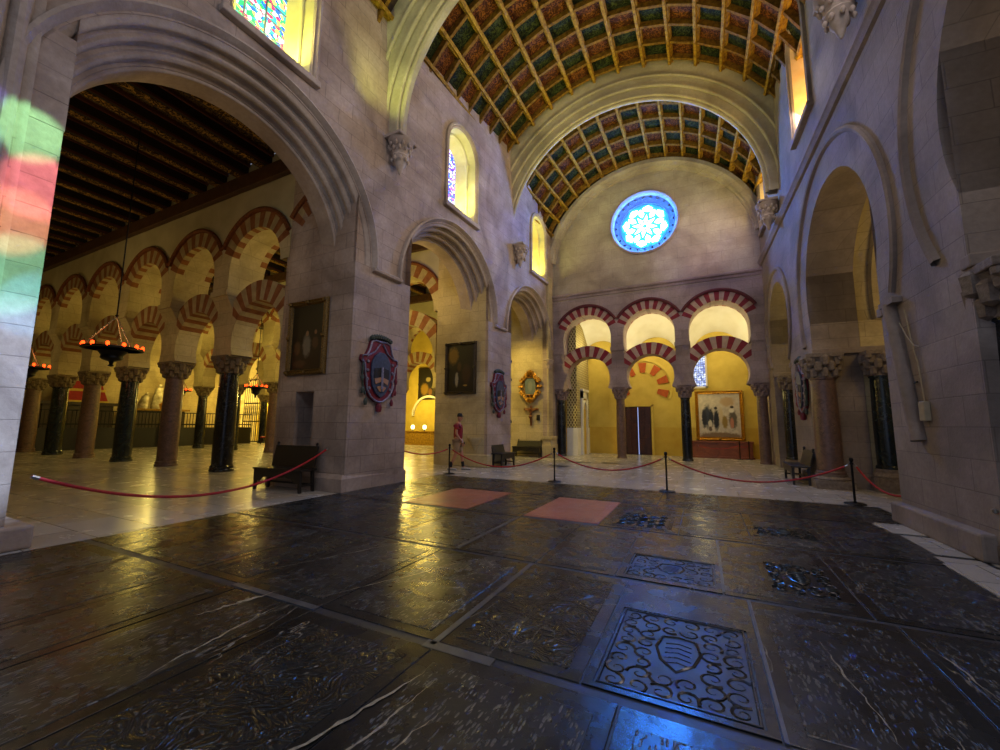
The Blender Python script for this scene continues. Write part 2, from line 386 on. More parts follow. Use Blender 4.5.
def circ_hole(c, cz, r, n=48):
    return [dict(s=[c - r * cos(pi * i / n) for i in range(n + 1)], lo=lambda s: cz - sqrt(max(r * r - (s - c) ** 2, 0)), hi=lambda s: cz + sqrt(max(r * r - (s - c) ** 2, 0)))]
def sweep_arch(mb, T, c, cz, prof, a0=0., a1=pi, n=48, drop=0., mi=0, closed=False):
    """profile [(rho, d)] carried round an arch; drop: straight feet below the springing"""
    rows = []
    if drop: rows.append([T(c + p * cos(a0), d, cz + p * sin(a0) - drop) for p, d in prof])
    for i in range(n + 1):
        a = a0 + (a1 - a0) * i / n
        rows.append([T(c + p * cos(a), d, cz + p * sin(a)) for p, d in prof])
    if drop: rows.append([T(c + p * cos(a1), d, cz + p * sin(a1) - drop) for p, d in prof])
    mb.grid(rows, mi, closed=closed)
    if closed:
        for r in (rows[0], rows[-1]): mb.add(r, [tuple(range(len(r)))], mi)
def roll(p, d, r, a0, a1, n=5): return [(p + r * cos(radians(a0 + (a1 - a0) * i / n)), d + r * sin(radians(a0 + (a1 - a0) * i / n))) for i in range(n + 1)]
def orders(ri, ro):
    """stepped and rolled orders between the label (ro) and the soffit (ri), cut deeper and deeper into the wall"""
    k = (ro - ri) / .6; q = []
    q += [(ro, 0.), (ro, .10), (ro - .05 * k, .12), (ro - .10 * k, .05), (ro - .12 * k, .0), (ro - .16 * k, -.02)]
    q += roll(ro - .20 * k, -.10, .055 * k, 80, 260) + [(ro - .23 * k, -.22), (ro - .27 * k, -.22)]
    q += roll(ro - .31 * k, -.30, .065 * k, 70, 260) + [(ro - .36 * k, -.44), (ro - .41 * k, -.44)]
    q += roll(ro - .45 * k, -.53, .06 * k, 70, 260) + [(ro - .50 * k, -.66), (ro - .55 * k, -.66)] + roll(ro - .57 * k, -.72, .04 * k, 70, 230) + [(ri, -.80), (ri, -1.15), (ri + .4, -1.16)]
    return q

# ------------------------------------------------------------------ floor
mb = MB(); mb.box(-34, 7, -3.5, 24.5, -.3, -.03)
struct(mb.build('floor', 'floor'))
mb = MB()
# white marble level around the dark field (four pieces leaving the field open)
FX0, FX1, FY0, FY1 = -6.8, 2.22, -3.0, 9.8
mb.box(-34, FX0, -3.5, 24.5, -.03, 0); mb.box(FX1, 7, -3.5, 8.2, -.03, 0); mb.box(2.8, 7, 8.2, FY1, -.03, 0); mb.box(FX0, 7, FY1, 24.5, -.03, 0)
struct(mb.build('floor_paving', 'floor', merge=False))
mb = MB(); mb.box(FX0, 2.8, -3.5, FY1, -.03, -.008); struct(mb.build('floor_bed', 'slab_grey'))
rows = [(-3.0, -1.2), (-1.2, .45), (.45, 2.33), (2.4, 4.1), (4.15, 6.0), (6.05, 8.0), (8.05, 9.78)]
cols = [[-6.78, -5.2, -3.7, -2.6, -1.5, -.4, .7, 2.2], [-6.78, -5.4, -4.1, -2.9, -1.75, -.62, .4, 1.3, 2.2], [-6.78, -5.5, -4.4, -3.7, -2.75, -1.62, -.45, .28, 1.3, 2.2],
        [-6.78, -5.6, -4.5, -3.75, -2.75, -1.66, -.68, .27, 1.2, 2.2], [-6.78, -5.9, -4.8, -3.7, -2.6, -1.63, -.82, .1, 1.1, 2.2],
        [-6.78, -5.02, -3.65, -2.62, -1.42, -.35, .5, 1.35, 2.78], [-6.78, -5.6, -4.3, -3.1, -1.9, -.8, .2, 1.2, 2.0, 2.78]]
kinds = ['p', 'p', 'ttttctttt', 'ptcttcxtt', 'ttptttqtt', 'trtrctttt', 'tttttctpt']
mb = MB(); special = []
for (y0, y1), cs, kk in zip(rows, cols, kinds):
    for i, (x0, x1) in enumerate(zip(cs, cs[1:])):
        k = kk[i % len(kk)]; g = .006
        if k in 'rxq': special.append((k, x0, x1, y0, y1)); continue
        if (y0 > 5) and x0 > 2.0 and y0 < 8: x1 = 2.2
        mi = {'p': 0, 't': 1, 'c': 2}[k]
        h = random.uniform(-.0015, .0015)
        if k == 'p': mb.box(x0 + g, x1 - g, y0 + g, y1 - g, -.03, h, 0)
        else:
            mb.box(x0 + g, x1 - g, y0 + g, y1 - g, -.03, -.001 + h, 0)
            e = .1; mb.box(x0 + e, x1 - e, y0 + e, y1 - e * 1.4, -.03, .003 + h, mi)
o = mb.build('floor_slabs', ['slab', 'slab_text', 'slab_carved'], merge=False, bevel=.004); struct(o)
# pale joint strips
mb = MB()
for a in [(-1.67, -1.625, 2.35, 4.1), (-3.8, -2.75, 2.34, 2.4), (-1.7, -1.2, 2.31, 2.39), (.27, .29, 2.4, 4.1), (.09, .115, 4.2, 6.0), (-2.65, -2.6, 4.2, 6.0)]: mb.box(*a, -.02, .0035)
struct(mb.build('floor_joint', 'strip', merge=False))
def scrolls(mb, x0, x1, y0, y1, z, r, seed, mi=0):
    """carved foliate scrolls: spirals, a shield and a rim standing proud of the stone"""
    rnd = random.Random(seed); cx, cy = (x0 + x1) / 2, (y0 + y1) / 2; w, h = (x1 - x0) / 2, (y1 - y0) / 2
    st = .115; nx, ny = max(2, int(w * 2 / st)), max(2, int(h * 2 / st)); dx, dy = 2 * w / nx, 2 * h / ny
    for i in range(nx):
        for j in range(ny):
            px, py = x0 + dx * (i + .5), y0 + dy * (j + .5)
            if abs(px - cx) < w * .32 and abs(py - cy) < h * .42: continue
            tw = 1 if (i + j) % 2 else -1; ph = rnd.uniform(0, 6.28); R = min(dx, dy) * rnd.uniform(.46, .62)
            pts = [(px + R * (1 - q / 17) * cos(ph + q * .55 * tw), py + R * (1 - q / 17) * sin(ph + q * .55 * tw), z) for q in range(15)]
            mb.tube(pts, lambda t: r * (1.15 - .6 * t), 5, mi)
    for q in range(5): mb.tube([(cx - w * .2, cy - h * .25 + q * h * .12, z), (cx, cy - h * .2 + q * h * .12, z), (cx + w * .2, cy - h * .25 + q * h * .12, z)], r * .8, 5, mi)
    sh = [(0, .45), (.22, .4), (.28, .1), (.2, -.2), (0, -.42), (-.2, -.2), (-.28, .1), (-.22, .4)]
    mb.tube([(cx + a * w * 1.2, cy + b * h, z) for a, b in sh], r * 1.2, 5, mi, closed=True)
for k, x0, x1, y0, y1 in special:
    g = .008
    if k == 'r':
        lab = 'reddish stone grave slab flush in the dark floor, nearer the coat of arms pier' if x0 < -4 else 'reddish stone grave slab flush in the dark floor, nearer the middle of the nave'
        m = MB(); m.box(x0 + g, x1 - g, y0 + .1, y1 - .02, -.03, .002)
        t = tag(m.build('grave_slab', 'slab_red', bevel=.004), lab, 'grave slab')
        m = MB(); m.box(x0 + .12, x1 - .12, y0 + .22, y1 - .14, -.02, .005); m.build('inscription_panel', 'slab_red', t)
    else:
        big = k == 'x'
        lab = 'large black grave slab carved with scrolling leaves in the blue glow' if big else 'black grave slab with a sunk panel of carved scrolls around a shield'
        m = MB()
        if big: px0, px1, py0, py1 = x0 + .06, x1 - .06, y0 + .05, y1 - .6
        else: px0, px1, py0, py1 = x0 + .07, x1 - .05, y0 + .1, y0 + .82
        zt = .002
        m.box(x0 + g, px0, y0 + g, y1 - g, -.03, zt); m.box(px1, x1 - g, y0 + g, y1 - g, -.03, zt); m.box(px0, px1, y0 + g, py0, -.03, zt); m.box(px0, px1, py1, y1 - g, -.03, zt)
        t = tag(m.build('grave_slab', 'slab', merge=False), lab, 'grave slab')
        m = MB(); m.box(px0, px1, py0, py1, -.03, -.018); m.build('sunk_panel', 'slab_carved', t)
        m = MB(); scrolls(m, px0 + .03, px1 - .03, py0 + .03, py1 - .03, -.013, .0115, 3 if big else 9)
        m.tube([(px0 + .02, py0 + .02, -.008), (px1 - .02, py0 + .02, -.008), (px1 - .02, py1 - .02, -.008), (px0 + .02, py1 - .02, -.008)], .012, 6, closed=True)
        m.build('carved_relief', 'slab', t, smooth=True)
# small carved lozenge panels inside the other slabs of the field
labs = ['small carved black grave slab just right of the red slabs', 'carved black panel beside the sunk shield slab, towards the right wall', 'carved black panel in the second row from the rope, right of the nave centre']
for (x0, x1, y0, y1), lb in zip([(-1.25, -.5, 6.25, 7.1), (.45, 1.05, 4.4, 5.3), (.55, 1.3, 6.5, 7.1)], labs):
    m = MB(); m.box(x0, x1, y0, y1, -.02, .006); t = tag(m.build('grave_slab', 'slab', bevel=.004), lb, 'grave slab')
    m = MB(); scrolls(m, x0 + .04, x1 - .04, y0 + .04, y1 - .04, .008, .009, int(y0 * 10)); m.build('carved_relief', 'slab', t, smooth=True)
mb = MB()
for a in [(-4.9, -4.2, 13.6, 14.1), (-4.9, -3.9, 15.4, 15.9), (-3.5, -2.9, 15.6, 16.2)]: mb.box(*a, -.01, .002)
struct(mb.build('floor_insets', 'slab_grey', merge=False))
MT['vein'] = plain('white_quartz_vein', 'b0a892', .35, c2='6a6458', sc=30)
m = MB(); rv = random.Random(5)
for (x0, y0, x1, y1, w_) in [(-3.45, 1.86, -3.3, 2.45, .022), (-2.86, 1.2, -3.05, 2.35, .008), (-1.75, 1.05, -1.5, 2.1, .012), (-1.55, 1.05, -1.38, 2.05, .009), (-1.35, 1.1, -1.25, 1.9, .006), (-2.3, 1.02, -2.0, 1.2, .016), (-2.9, 2.5, -2.2, 4.0, .006), (-3.9, 2.6, -3.1, 4.6, .006), (.75, 2.5, .65, 3.6, .006), (1.2, 2.0, .95, 2.9, .006), (1.4, 3.0, 1.25, 3.9, .007), (-.3, 1.3, .6, 1.7, .008)]:
    n = 26; L_, R2_ = [], []; ox = 0
    for i in range(n + 1):
        t_ = i / n; ox = ox * .8 + rv.uniform(-.012, .012); wd = w_ * (.25 + rv.random()) * sin(pi * min(.97, max(.03, t_)))
        x, y = x0 + (x1 - x0) * t_ + ox, y0 + (y1 - y0) * t_; L_.append((x - wd, y, .0052)); R2_.append((x + wd, y, .0052))
    m.grid([L_, R2_])
struct(m.build('floor_vein', 'vein', merge=False))
# pale threshold stones along the right wall
mb = MB()
for i, a in enumerate([(2.25, 2.62, 5.3, 6.4), (2.3, 2.62, 6.5, 7.4), (2.25, 2.6, 7.5, 8.15), (2.2, 2.65, 3.4, 5.2)]): mb.box(*a, -.01, .006 + .002 * i)
struct(mb.build('floor_threshold', 'floor', merge=False))

# ------------------------------------------------------------------ left nave wall
AL = [(4.05, 5.15, 2.30, 2.88), (10.15, 5.1, 2.0, 2.48), (15.6, 5.0, 1.75, 2.25)]
WLs = [(4.2, 8.42, 10.4, .74), (10.4, 8.08, 10.18, .75), (16.45, 8.05, 10.1, .72)]
holes = []
for c, cz, ri, ro in AL: holes += arch_hole(c, cz, ri + .75 * (ro - ri), ri, cz - .1)
for c, z0, zs, r in WLs: holes += win_hole(c, z0, zs, r)
mb = MB(); pwall(mb, TL, -3, 18.35, 0, 12.6, holes, 1.15)
struct(mb.build('wall_left', 'wall'))
for i, (c, cz, ri, ro) in enumerate(AL):
    mb = MB(); sweep_arch(mb, TL, c, cz, orders(ri, ro), n=56, drop=.1 if i else .12)
    struct(mb.build('trim_1', 'mould', smooth=True))
    # bell-shaped feet closing the springing of the orders
def lab_string(s0, s1, z):
    m = MB(); prof = [(0, 0), (.10, .02), (.12, .07), (.06, .12), (0, .14)]
    m.grid([[TL(s, d, z - .1 + h) for d, h in prof] for s in (s0, s1)]); 
    for s in (s0, s1): m.add([TL(s, d, z - .1 + h) for d, h in prof], [tuple(range(5))])
    struct(m.build('trim_2', 'mould'))
piece0 = MB(); piece0.box(1.27, 1.76, -1.15, 0., 5.04, 6.3, T=TL); struct(piece0.build('wall_left_springer', 'wall'))
lab_string(AL[0][0] + AL[0][3] - .1, AL[1][0] - AL[1][3] + .1, 5.05)
lab_string(AL[1][0] + AL[1][3] - .1, AL[2][0] - AL[2][3] + .05, 4.95)
# piers: thick blocks of the old arcade behind the nave wall, with plinths
def piece(name, mat, *boxes, T=None, bevel=0.):
    m = MB()
    for b in boxes: m.box(*b, T=T)
    return struct(m.build(name, mat, merge=False, bevel=bevel))
m = MB()
# pier with painting and niche: front face y 6.35
nx0, nx1, nz0, nz1 = -8.46, -7.85, .92, 2.15
X0, X1, Y0, Y1, ZT = -9.05, -6.86, 6.35, 8.15, 8.3
m.quad((X0, Y1, 0), (X1, Y1, 0), (X1, Y1, ZT), (X0, Y1, ZT)); m.quad((X0, Y0, 0), (X0, Y1, 0), (X0, Y1, ZT), (X0, Y0, ZT)); m.quad((X1, Y0, 0), (X1, Y1, 0), (X1, Y1, ZT), (X1, Y0, ZT))
for a in [(X0, nx0, 0, ZT), (nx1, X1, 0, ZT), (nx0, nx1, 0, nz0), (nx0, nx1, nz1, ZT)]: m.quad((a[0], Y0, a[2]), (a[1], Y0, a[2]), (a[1], Y0, a[3]), (a[0], Y0, a[3]))
for a, b in [((nx0, nz0), (nx1, nz0)), ((nx1, nz0), (nx1, nz1)), ((nx1, nz1), (nx0, nz1)), ((nx0, nz1), (nx0, nz0))]:
    m.quad((a[0], Y0, a[1]), (b[0], Y0, b[1]), (b[0], Y0 + .45, b[1]), (a[0], Y0 + .45, a[1]))
m.quad((nx0, Y0 + .45, nz0), (nx1, Y0 + .45, nz0), (nx1, Y0 + .45, nz1), (nx0, Y0 + .45, nz1))
struct(m.build('wall_pier', 'wall', merge=False))
piece('wall_pier', 'wallY', (-8.65, -6.6, 12.15, 13.85, 0, 8.3))
m = MB(); m.box(-9.15, -6.72, 6.22, 8.27, 0, .27)
vs = [(-9.15, 6.22, .27), (-6.72, 6.22, .27), (-6.72, 8.27, .27), (-9.15, 8.27, .27), (-9.05, 6.33, .36), (-6.82, 6.33, .36), (-6.82, 8.16, .36), (-9.05, 8.16, .36)]
m.add(vs, [(0, 1, 5, 4), (1, 2, 6, 5), (2, 3, 7, 6), (3, 0, 4, 7)]); struct(m.build('baseboard_pier', 'wall', merge=False))
piece('baseboard_pier', 'wallY', (-7.9, -6.42, 12.05, 14.0, 0, .42), bevel=.03)
piece('baseboard_pier', 'wall', (-8.3, -6.86, -.5, 1.95, 0, .26), bevel=.03)
# near pilaster with vertical mouldings, right at the frame edge
def vmould(name, T, prof, z0, z1, mat):
    m = MB(); m.grid([[T(s, d, z0) for s, d in prof], [T(s, d, z1) for s, d in prof]]); return struct(m.build(name, mat, smooth=True))
vmould('trim_3', TL, [(1.45, 0), (1.45, .05), (1.40, .06)] + roll(1.34, .09, .06, 0, 180, 6)[0:0] + [(1.36, .04), (1.33, .10), (1.29, .14), (1.24, .14), (1.2, .1), (1.18, .05), (1.12, .16), (1.06, .2), (.98, .2), (.94, .1), (.86, .05), (.72, .05), (.62, .12), (.58, .3), (-.8, .3), (-.8, 0)], 0.0, 12.5, 'mould')
piece('wall_pilaster_base', 'mould', (.3, 1.5, 0., .36, 0, .34), T=TL, bevel=.03)
m = MB(); m.box(-8.3, -6.98, 1.0, 1.72, 0, 5.0); struct(m.build('wall_pier', 'wall'))
# capital-corbel at the right foot of the last arch
def corbel(name, label, p, T, scale=.88, mat='mould', group=None):
    t = thing(name, label, 'corbel', group=group)
    m = MB(); c = Vector(p)
    prof = [(.02, 0), (.06, .08), (.09, .2), (.16, .3), (.17, .38), (.24, .52), (.22, .56), (.24, .62), (.30, .86), (.36, .92), (.38, 1.0)]
    m.lathe([(r * scale, z * scale) for r, z in prof], 12, 0, p); m.build('corbel_body', mat, t, smooth=True)
    m = MB()
    for k, (rr, zz, n_) in enumerate([(.22, .40, 8), (.28, .68, 10), (.31, .8, 10)]):
        for i in range(n_):
            a = 2 * pi * (i + .5 * (k % 2)) / n_; q = c + Vector((rr * cos(a), rr * sin(a), zz)) * scale
            m.lathe([(.001, -.07 * scale), (.04 * scale, -.03 * scale), (.05 * scale, .02 * scale), (.02 * scale, .07 * scale), (.001, .08 * scale)], 6, 0, q)
    m.build('leaf_carving', mat, t, smooth=True, merge=False)
    m = MB(); m.box(c[0] - .3 * scale, c[0] + .3 * scale, c[1] - .38 * scale, c[1] + .38 * scale, c[2] + .98 * scale, c[2] + 1.08 * scale); m.build('abacus', mat, t, bevel=.02)
    return t

# windows of the left wall: splayed reveal, colonnettes, glass, frame moulding, sill light
def window(T, idx, c, z0, zs, r, glass, depth, gc, gw, lc, le, tgt, frame_mat, reveal_mat, lab):
    m = MB()
    n = 20
    def outline(cc, rr, za, zb, d):
        pts = [T(cc - rr, d, za)] + [T(cc - rr * cos(pi * i / n), d, zb + rr * sin(pi * i / n)) for i in range(n + 1)] + [T(cc + rr, d, za)]
        return pts
    A = outline(c, r - .002, z0, zs, 0); B = outline(gc, gw, z0 + .35, zs - .05, -depth)
    m.grid([A, B], closed=True); w_ = struct(m.build('window_%d' % idx, reveal_mat), lab)
    m = MB(); G = outline(gc, gw + .02, z0 + .33, zs - .05, -depth + .02); m.add(G, [tuple(range(len(G)))]); m.build('pane', glass, w_)
    m = MB(); 
    for k in range(1, 3): s_ = gc - gw + 2 * gw * k / 3; m.tube([T(s_, -depth + .04, z0 + .3), T(s_, -depth + .04, zs + gw * .8)], .02, 6)
    for k in range(1, 6): z_ = z0 + .35 + (zs + gw - z0 - .35) * k / 6; m.tube([T(gc - gw, -depth + .04, z_), T(gc + gw, -depth + .04, z_)], .012, 6)
    m.build('glazing_bars', 'lead', w_)
    m = MB(); q = [(r + .16, 0), (r + .16, .07), (r + .1, .09), (r + .06, .03), (r + .03, .05), (r, 0)]
    sweep_arch(m, T, c, zs, q, n=24, drop=zs - z0 + .05); m.build('frame_moulding', frame_mat, w_, smooth=True)
    m = MB(); m.box(c - r - .2, c + r + .2, -.05, .13, z0 - .14, z0, T=T); m.build('sill', frame_mat, w_, bevel=.02)
    m = MB()
    for sg in (-1, 1):
        a = Vector(T(c + sg * (r * .86), -depth * .38, z0 + .15)); b = Vector(T(c + sg * (r * .86), -depth * .38, zs)); m.tube([a, b], .045, 8)
        m.lathe([(.05, 0), (.07, .05), (.06, .12), (.1, .2), (.1, .24)], 8, 0, b - Vector((0, 0, .2)))
    arc = [T(c - r * .86 * cos(pi * i / n), -depth * .38, zs + r * .86 * sin(pi * i / n)) for i in range(n + 1)]; m.tube(arc, .045, 8)
    m.build('colonnettes', reveal_mat, w_, smooth=True, merge=False)
    # light fitting lying along the sill
    m = MB(); m.box(c - r * .8, c + r * .8, -.12, .06, z0 + .01, z0 + .07, T=T)
    f = tag(m.build('light_bar', 'led', bevel=.01), lab.replace('window', 'window sill light bar lying under the window', 1) if False else 'slim grey light bar on the sill of the ' + tgt, 'light fitting')
    p = Vector(T(c, -.2, z0 + .25)); L = lamp('sill_light', 'AREA', p, le, lc, T(c, -depth * .8, zs + .3), size=r * 1.2, size_y=.12); L.parent = None
    return w_
MT['revealY'] = plain('pale_window_reveal', 'd6cf9a', .8, c2='c4bb80', sc=3)
MT['revealO'] = plain('pale_reveal_right', 'd8c098', .8, c2='c6a878', sc=3)
window(TL, 1, 4.2, 8.42, 10.4, .74, 'glassM', .6, 4.1, .6, LEM, 50, 'nearest window on the left wall', 'mould', 'revealY', 'arched stained glass window above the large left arch')
window(TL, 2, 10.4, 8.08, 10.18, .75, 'glassB', .68, 10.3, .6, LEM, 42, 'blue glazed window on the left wall', 'mould', 'revealY', 'arched window with blue glass above the middle left arch')
window(TL, 3, 16.45, 8.05, 10.1, .72, 'glassY', .7, 16.45, .5, LEM, 40, 'farthest window on the left wall', 'mould', 'revealY', 'narrow yellow lit window beside the far gable')

# ------------------------------------------------------------------ right nave wall
AR = [(4.3, 5.0, 2.12, 4.1, 2.95), (10.45, 4.62, 2.08, 4.0, 2.78), (16.1, 4.85, 1.4, 4.4, 1.9)]
WRs = [(5.2, 8.85, 11.2, .62), (11.5, 8.85, 11.25, .64), (16.9, 8.75, 10.95, .55)]
holes = []
for c, cz, r, ft, rl in AR: holes += horse_hole(c, cz, r, ft)
for c, z0, zs, r in WRs: holes += win_hole(c, z0, zs, r)
mb = MB(); pwall(mb, TR, -3, 18.3, 0, 12.6, holes, .95); struct(mb.build('wall_right', 'wallR'))
for c, cz, r, ft, rl in AR:
    m = MB(); a = asin((cz - 3.45) / rl); q = [(rl, 0), (rl + .0, .05), (rl - .04, .075), (rl - .09, .06), (rl - .12, .0)]
    sweep_arch(m, TR, c, cz, q, -a, pi + a, 56); struct(m.build('trim_4', 'mouldR', smooth=True))
    # second, deeper order of the same arch across the wall passage
    for (d0, d1, rr) in ((-1.3, -2.1, r - .02), (-.95, -1.3, r + .22)):
        m = MB(); b = asin((cz - ft) / rr)
        sweep_arch(m, TR, c, cz, [(rr, d0), (rr, d1), (rr + .5, d1), (rr + .5, d0)], -b, pi + b, 44, closed=True); struct(m.build('wall_arch', 'wallY' if c > 8 else 'wallR', smooth=True))
    hb = sqrt(r * r - (cz - ft) ** 2)
    for sg in (-1, 1):
        if c > 8 or sg > 0 or True:
            s_ = c + sg * hb; a0, a1 = (s_, s_ + sg * .6); a0, a1 = min(a0, a1), max(a0, a1)
            piece('wall_jamb', 'wallY' if c > 8 else 'wallR', (a0 + (.02 if sg > 0 else 0), a1 - (.02 if sg < 0 else 0), -2.3, -.96, 0, ft), T=TR)
            m = MB(); e0, e1 = (s_ - .1, s_ + .1); m.box(e0, e1, -2.2, .03, 3.2, 3.35, T=TR); struct(m.build('trim_5', 'mouldR', bevel=.02))
# string course along the right wall
m = MB(); q = [(0, -.14), (.06, -.12), (.1, -.04), (.13, 0), (.13, .05), (.04, .1), (0, .12)]
m.grid([[TR(s, d, 7.82 + h) for d, h in q] for s in (-3, 18.3)]); struct(m.build('trim_6', 'mouldR'))
window(TR, 4, 5.2, 8.85, 11.2, .62, 'glassY', .85, 5.2, .4, (1, .6, .2), 25, 'nearest window on the right wall', 'mouldR', 'revealO', 'tall window high on the right wall, cut by the frame')
window(TR, 5, 11.5, 8.85, 11.25, .64, 'glassY', .85, 11.5, .4, (1, .62, .2), 60, 'amber window on the right wall', 'mouldR', 'revealO', 'tall amber lit window high on the right wall')
window(TR, 6, 16.9, 8.75, 10.95, .55, 'glassM', .85, 16.9, .35, (1, .8, .3), 40, 'farthest window on the right wall', 'mouldR', 'revealO', 'narrow far window on the right wall by the gable')
# plinths of the right wall piers
piece('baseboard_right', 'wallR', (6.36, 8.5, -.9, .13, 0, .3), T=TR, bevel=.03)
piece('baseboard_right', 'wallR', (12.5, 14.8, -.9, .1, 0, .26), T=TR, bevel=.03)
# right aisle shell
piece('wall_aisle_right', 'wallY', (6.2, 6.5, -3, 19, 0, 8)); piece('ceiling_aisle_right', 'beam', (3.6, 6.5, -3, 19, 8.0, 8.3))

# ------------------------------------------------------------------ columns
def shaft(r0, r1, z0, z1, n=24): return [(r0 * 1.12, z0), (r0 * 1.12, z0 + .05), (r0 * 1.02, z0 + .08)] + [(r0 + (r1 - r0) * t + .012 * sin(pi * t), z0 + .08 + (z1 - z0 - .14) * t) for t in [i / 8 for i in range(9)]] + [(r1 * 1.1, z1 - .04), (r1 * 1.1, z1)]
def column(label, loc, mat, cap='capst', r=.22, z1=2.9, zc=3.4, aw=.36, base=.16, group=None, proto={}):
    key = (mat, cap, r, z1, zc, aw, base)
    if key in proto: return dup(proto[key], loc, 0, label, group)
    t = thing('stone_column', label, 'column', loc, 0, group)
    if base > 0:
        m = MB()
        if base > .2: m.box(-r * 1.45, r * 1.45, -r * 1.45, r * 1.45, 0, base * .6); m.lathe([(r * 1.4, base * .6), (r * 1.45, base * .7), (r * 1.3, base * .8), (r * 1.15, base * .85), (r * 1.2, base)], 24)
        else: m.lathe([(r * 1.14, 0), (r * 1.18, base * .4), (r * 1.12, base * .8), (r * 1.04, base)], 24)
        m.build('column_base', cap if base > .2 else mat, t, smooth=True, merge=False)
    m = MB(); m.lathe(shaft(r, r * .92, base, z1), 28); m.build('shaft', mat, t, smooth=True)
    m = MB(); h = zc - z1
    m.lathe([(r * .95, z1 - .03), (r * 1.05, z1), (r * .98, z1 + .04), (r * 1.0, z1 + h * .3), (r * 1.2, z1 + h * .62), (aw * .98, z1 + h * .8), (aw, z1 + h * .82)], 20)
    for k, (rr, zz, nn, s) in enumerate([(r * 1.08, .2, 8, .075), (r * 1.22, .45, 8, .08), (aw * .93, .68, 8, .085)]):
        for i in range(nn):
            a = 2 * pi * (i + .5 * (k % 2)) / nn; s_ = s * r / .22
            m.lathe([(.001, -s_ * 1.5), (s_ * .8, -s_), (s_ * .9, 0), (s_ * 1.0, s_ * .8), (s_ * .5, s_ * 1.3), (.001, s_ * 1.35)], 6, 0, (rr * cos(a), rr * sin(a), z1 + h * zz))
    for sx in (-1, 1):
        for sy in (-1, 1): m.lathe([(.001, -.09), (.06, -.05), (.07, .01), (.04, .06), (.001, .07)], 8, 0, (sx * aw * .82, sy * aw * .82, z1 + h * .78))
    c_ = m.build('capital', cap, t, smooth=True, merge=False)
    m = MB(); m.box(-aw, aw, -aw, aw, z1 + h * .82, zc); m.build('abacus', cap, c_, bevel=.015)
    proto[key] = t; return t

# ------------------------------------------------------------------ double striped arcades
def ring(mb, cx, cz, r, R, clip, a0, va, n, y0, y1, sub=3, edge=None):
    """voussoirs r..R from angle a0 up; below va plain stone (slot 0); from va alternate red (1) and cream (2)"""
    seg = [(a0, va, 0)] if va > a0 + .01 else []
    for k in range(n): seg.append((va + (pi - 2 * va) * k / n, va + (pi - 2 * va) * (k + 1) / n, 1 if k % 2 == 0 else 2))
    if va > a0 + .01: seg.append((pi - va, pi - a0, 0))
    for b0, b1, mi in seg:
        ns = sub if mi else 8
        ins, outs = [], []
        for i in range(ns + 1):
            a = b0 + (b1 - b0) * i / ns; Ro = min(R, clip / max(abs(cos(a)), 1e-6)); Ro = max(Ro, r + .004)
            ins.append((cx + r * cos(a), cz + r * sin(a))); outs.append((cx + Ro * cos(a), cz + Ro * sin(a)))
        for y in (y0, y1): mb.grid([[(p[0], y, p[1]) for p in ins], [(p[0], y, p[1]) for p in outs]], mi)
        if edge and mi:
            for ya, yb, mm in ((y0, y0 + edge, mi), (y0 + edge, y1 - edge, 0), (y1 - edge, y1, mi)): mb.grid([[(p[0], ya, p[1]) for p in ins], [(p[0], yb, p[1]) for p in ins]], mm)
        else: mb.grid([[(p[0], y0, p[1]) for p in ins], [(p[0], y1, p[1]) for p in ins]], mi)
        mb.grid([[(p[0], y0, p[1]) for p in outs], [(p[0], y1, p[1]) for p in outs]], mi)
def hood(mb, cx, cz, R, half, y0, y1, mi=0, w=.12):
    a0 = math.acos(min(1, half / (R + w))) if half < R + w else 0
    q = [(R, y0), (R, y0 - .07), (R + w * .5, y0 - .1), (R + w, y0 - .07), (R + w, y0)]
    sweep_arch(mb, lambda s, d, z: (s, d, z), cx, cz, q, a0, pi - a0, 30, closed=True, mi=mi)
